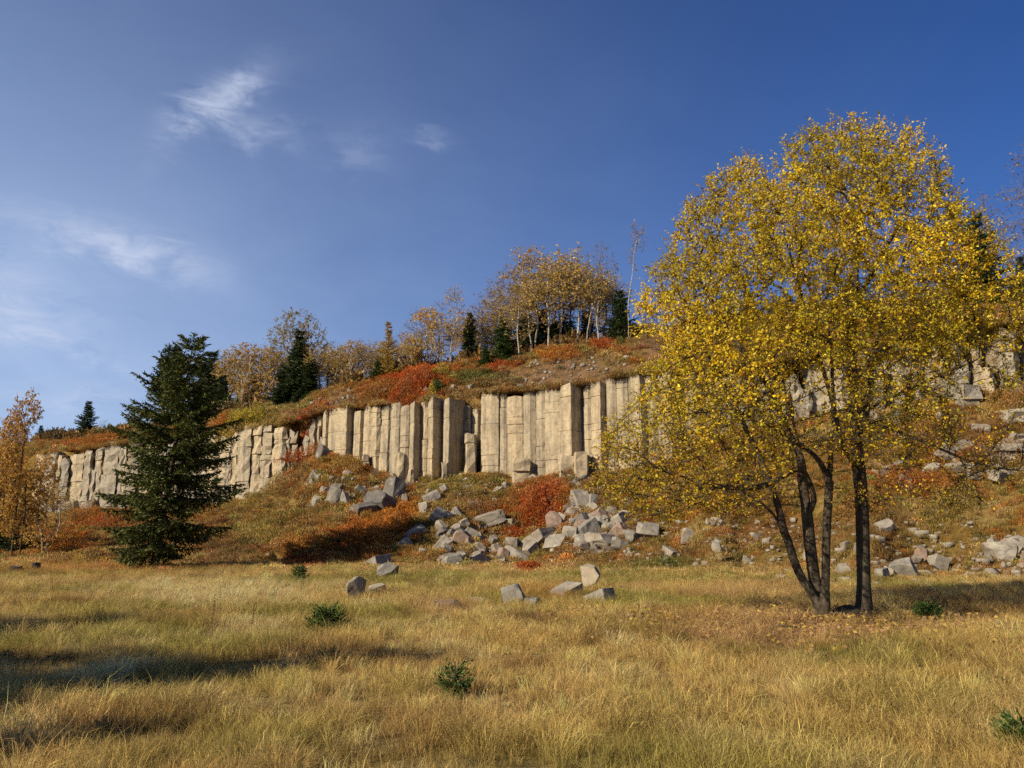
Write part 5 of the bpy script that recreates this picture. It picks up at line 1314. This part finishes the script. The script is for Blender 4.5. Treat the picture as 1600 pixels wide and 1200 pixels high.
print('slope tufts', len(X))
k = r.uniform(size=len(X)) < .16 + .5 * (fbm(X * .8, Y * .8, 91, 3) > .55)
X, Y, Z, C = X[k], Y[k], Z[k], C[k]
SB = [clump_object('clump', 230, .42, .34, .085, s) for s in (21, 22, 23)]
tint = C * np.exp(r.normal(-.08, .22, (len(X), 1))) * (1 + r.normal(0, .10, (len(X), 3)))
tag(scatter('low_shrub_cover', SB, np.stack([X, Y, Z - .03], 1), np.stack([0 * X, 0 * X, r.uniform(0, 6.28, len(X))], 1), r.uniform(.6, 1.5, len(X)) * np.clip(Y / 58, .42, 1) ** 1.3, r.integers(0, 3, len(X)), np.clip(tint, 0, .8)), 'low rusty bilberry and heather cover on the hillside', 'shrubs', kind='stuff')
# heather and weeds between the meadow grass
X, Y = sample_points(2600, 5, 44, lambda y: 1 + 0 * y, 5); Z = height(X, Y); C = cover(X, Y, Z)
k = fbm(X * .45, Y * .45, 95, 3) > .53; X, Y, Z, C = X[k], Y[k], Z[k], C[k]
WB = [clump_object('weed', 130, .16, .2, .05, s) for s in (31, 32)]
wc = np.where(r.uniform(size=(len(X), 1)) < .45, GREENY * .8, BROWN * .9) * .6 + C * .3
tag(scatter('meadow_weeds', WB, np.stack([X, Y, Z - .02], 1), np.stack([0 * X, 0 * X, r.uniform(0, 6.28, len(X))], 1), r.uniform(.35, .8, len(X)), r.integers(0, 2, len(X)), wc), 'low green and brown weeds between the meadow grass', 'weeds', kind='stuff')
# fallen leaves under the big tree
n = 6500; bx, by, _ = BIG.location
X = bx + r.normal(-.6, 2.6, n); Y = by + r.normal(-.3, 2.0, n); Z = height(X, Y) + r.uniform(.01, .16, n)
D = r.normal(size=(n, 3)) * np.array((1, 1, .25)); V, Fq = leaf_quads(np.stack([X, Y, Z], 1), D, np.full(n, .085), np.full(n, .055), r, .1)
CC = pick_cols(n, [(.44, .28, .14), (.38, .22, .10), (.58, .42, .08), (.30, .17, .09)], [3, 3, 3, 2], r, .2)
tag(obj('fallen_leaves', np_mesh('fallen_leaves', V, [Fq], np.repeat(CC, 4, axis=0)), M['leaf']), 'pinkish-brown fallen leaves littering the grass around the big tree', 'leaves', kind='stuff')

# plants hanging over the rim of the cliff
pxs = r.uniform(60, 1700, 3400); A_ = (pxs - 800) / F / .994
yf, yb, zb, zt, yr, zr = rows(A_); d_ = r.uniform(-.45, 2.2, len(A_)) ; Y = yb + d_; X = A_ * Y
Z = np.where(d_ < STEP1, zt - .2, height(X, Y)); C = cover(X, Y + 1.5, height(X, Y + 1.5))
k = (fbm(X * .7, Y * .2, 55, 3) + r.normal(0, .05, len(X)) > .45); X, Y, Z, C = X[k], Y[k], Z[k], C[k]
tag(scatter('rim_plants', SB + ST, np.stack([X, Y, Z], 1), np.stack([0 * X, 0 * X, r.uniform(0, 6.28, len(X))], 1), r.uniform(.6, 1.7, len(X)), r.integers(0, 6, len(X)), C * np.exp(r.normal(-.1, .2, (len(X), 1)))), 'dry grass and heather hanging over the cliff rim', 'plants', kind='stuff')
# brushwood under the ridge trees
pxs = r.uniform(60, 1700, 3000); A_ = (pxs - 800) / F / .994
yf, yb, zb, zt, yr, zr = rows(A_); Y = yr + r.uniform(.6, 9, len(A_)); X = A_ * Y; Z = height(X, Y)
pal_ = np.array([(.24, .17, .10), (.15, .10, .045), (.26, .15, .05), (.10, .10, .03), (.30, .18, .05)])
BR = [clump_object('brush', 260, .55, .6, .12, s) for s in (41, 42, 43)]
k = fbm(X * .35, Y * .35, 66, 3) > .42; X, Y, Z = X[k], Y[k], Z[k]
tag(scatter('ridge_brushwood', BR, np.stack([X, Y, Z - .05], 1), np.stack([0 * X, 0 * X, r.uniform(0, 6.28, len(X))], 1), r.uniform(.9, 3.0, len(X)) ** 1.0, r.integers(0, 3, len(X)), pal_[r.integers(0, 5, len(X))] * np.exp(r.normal(0, .2, (len(X), 1)))), 'brown brushwood under the trees of the ridge', 'brushwood', kind='stuff')
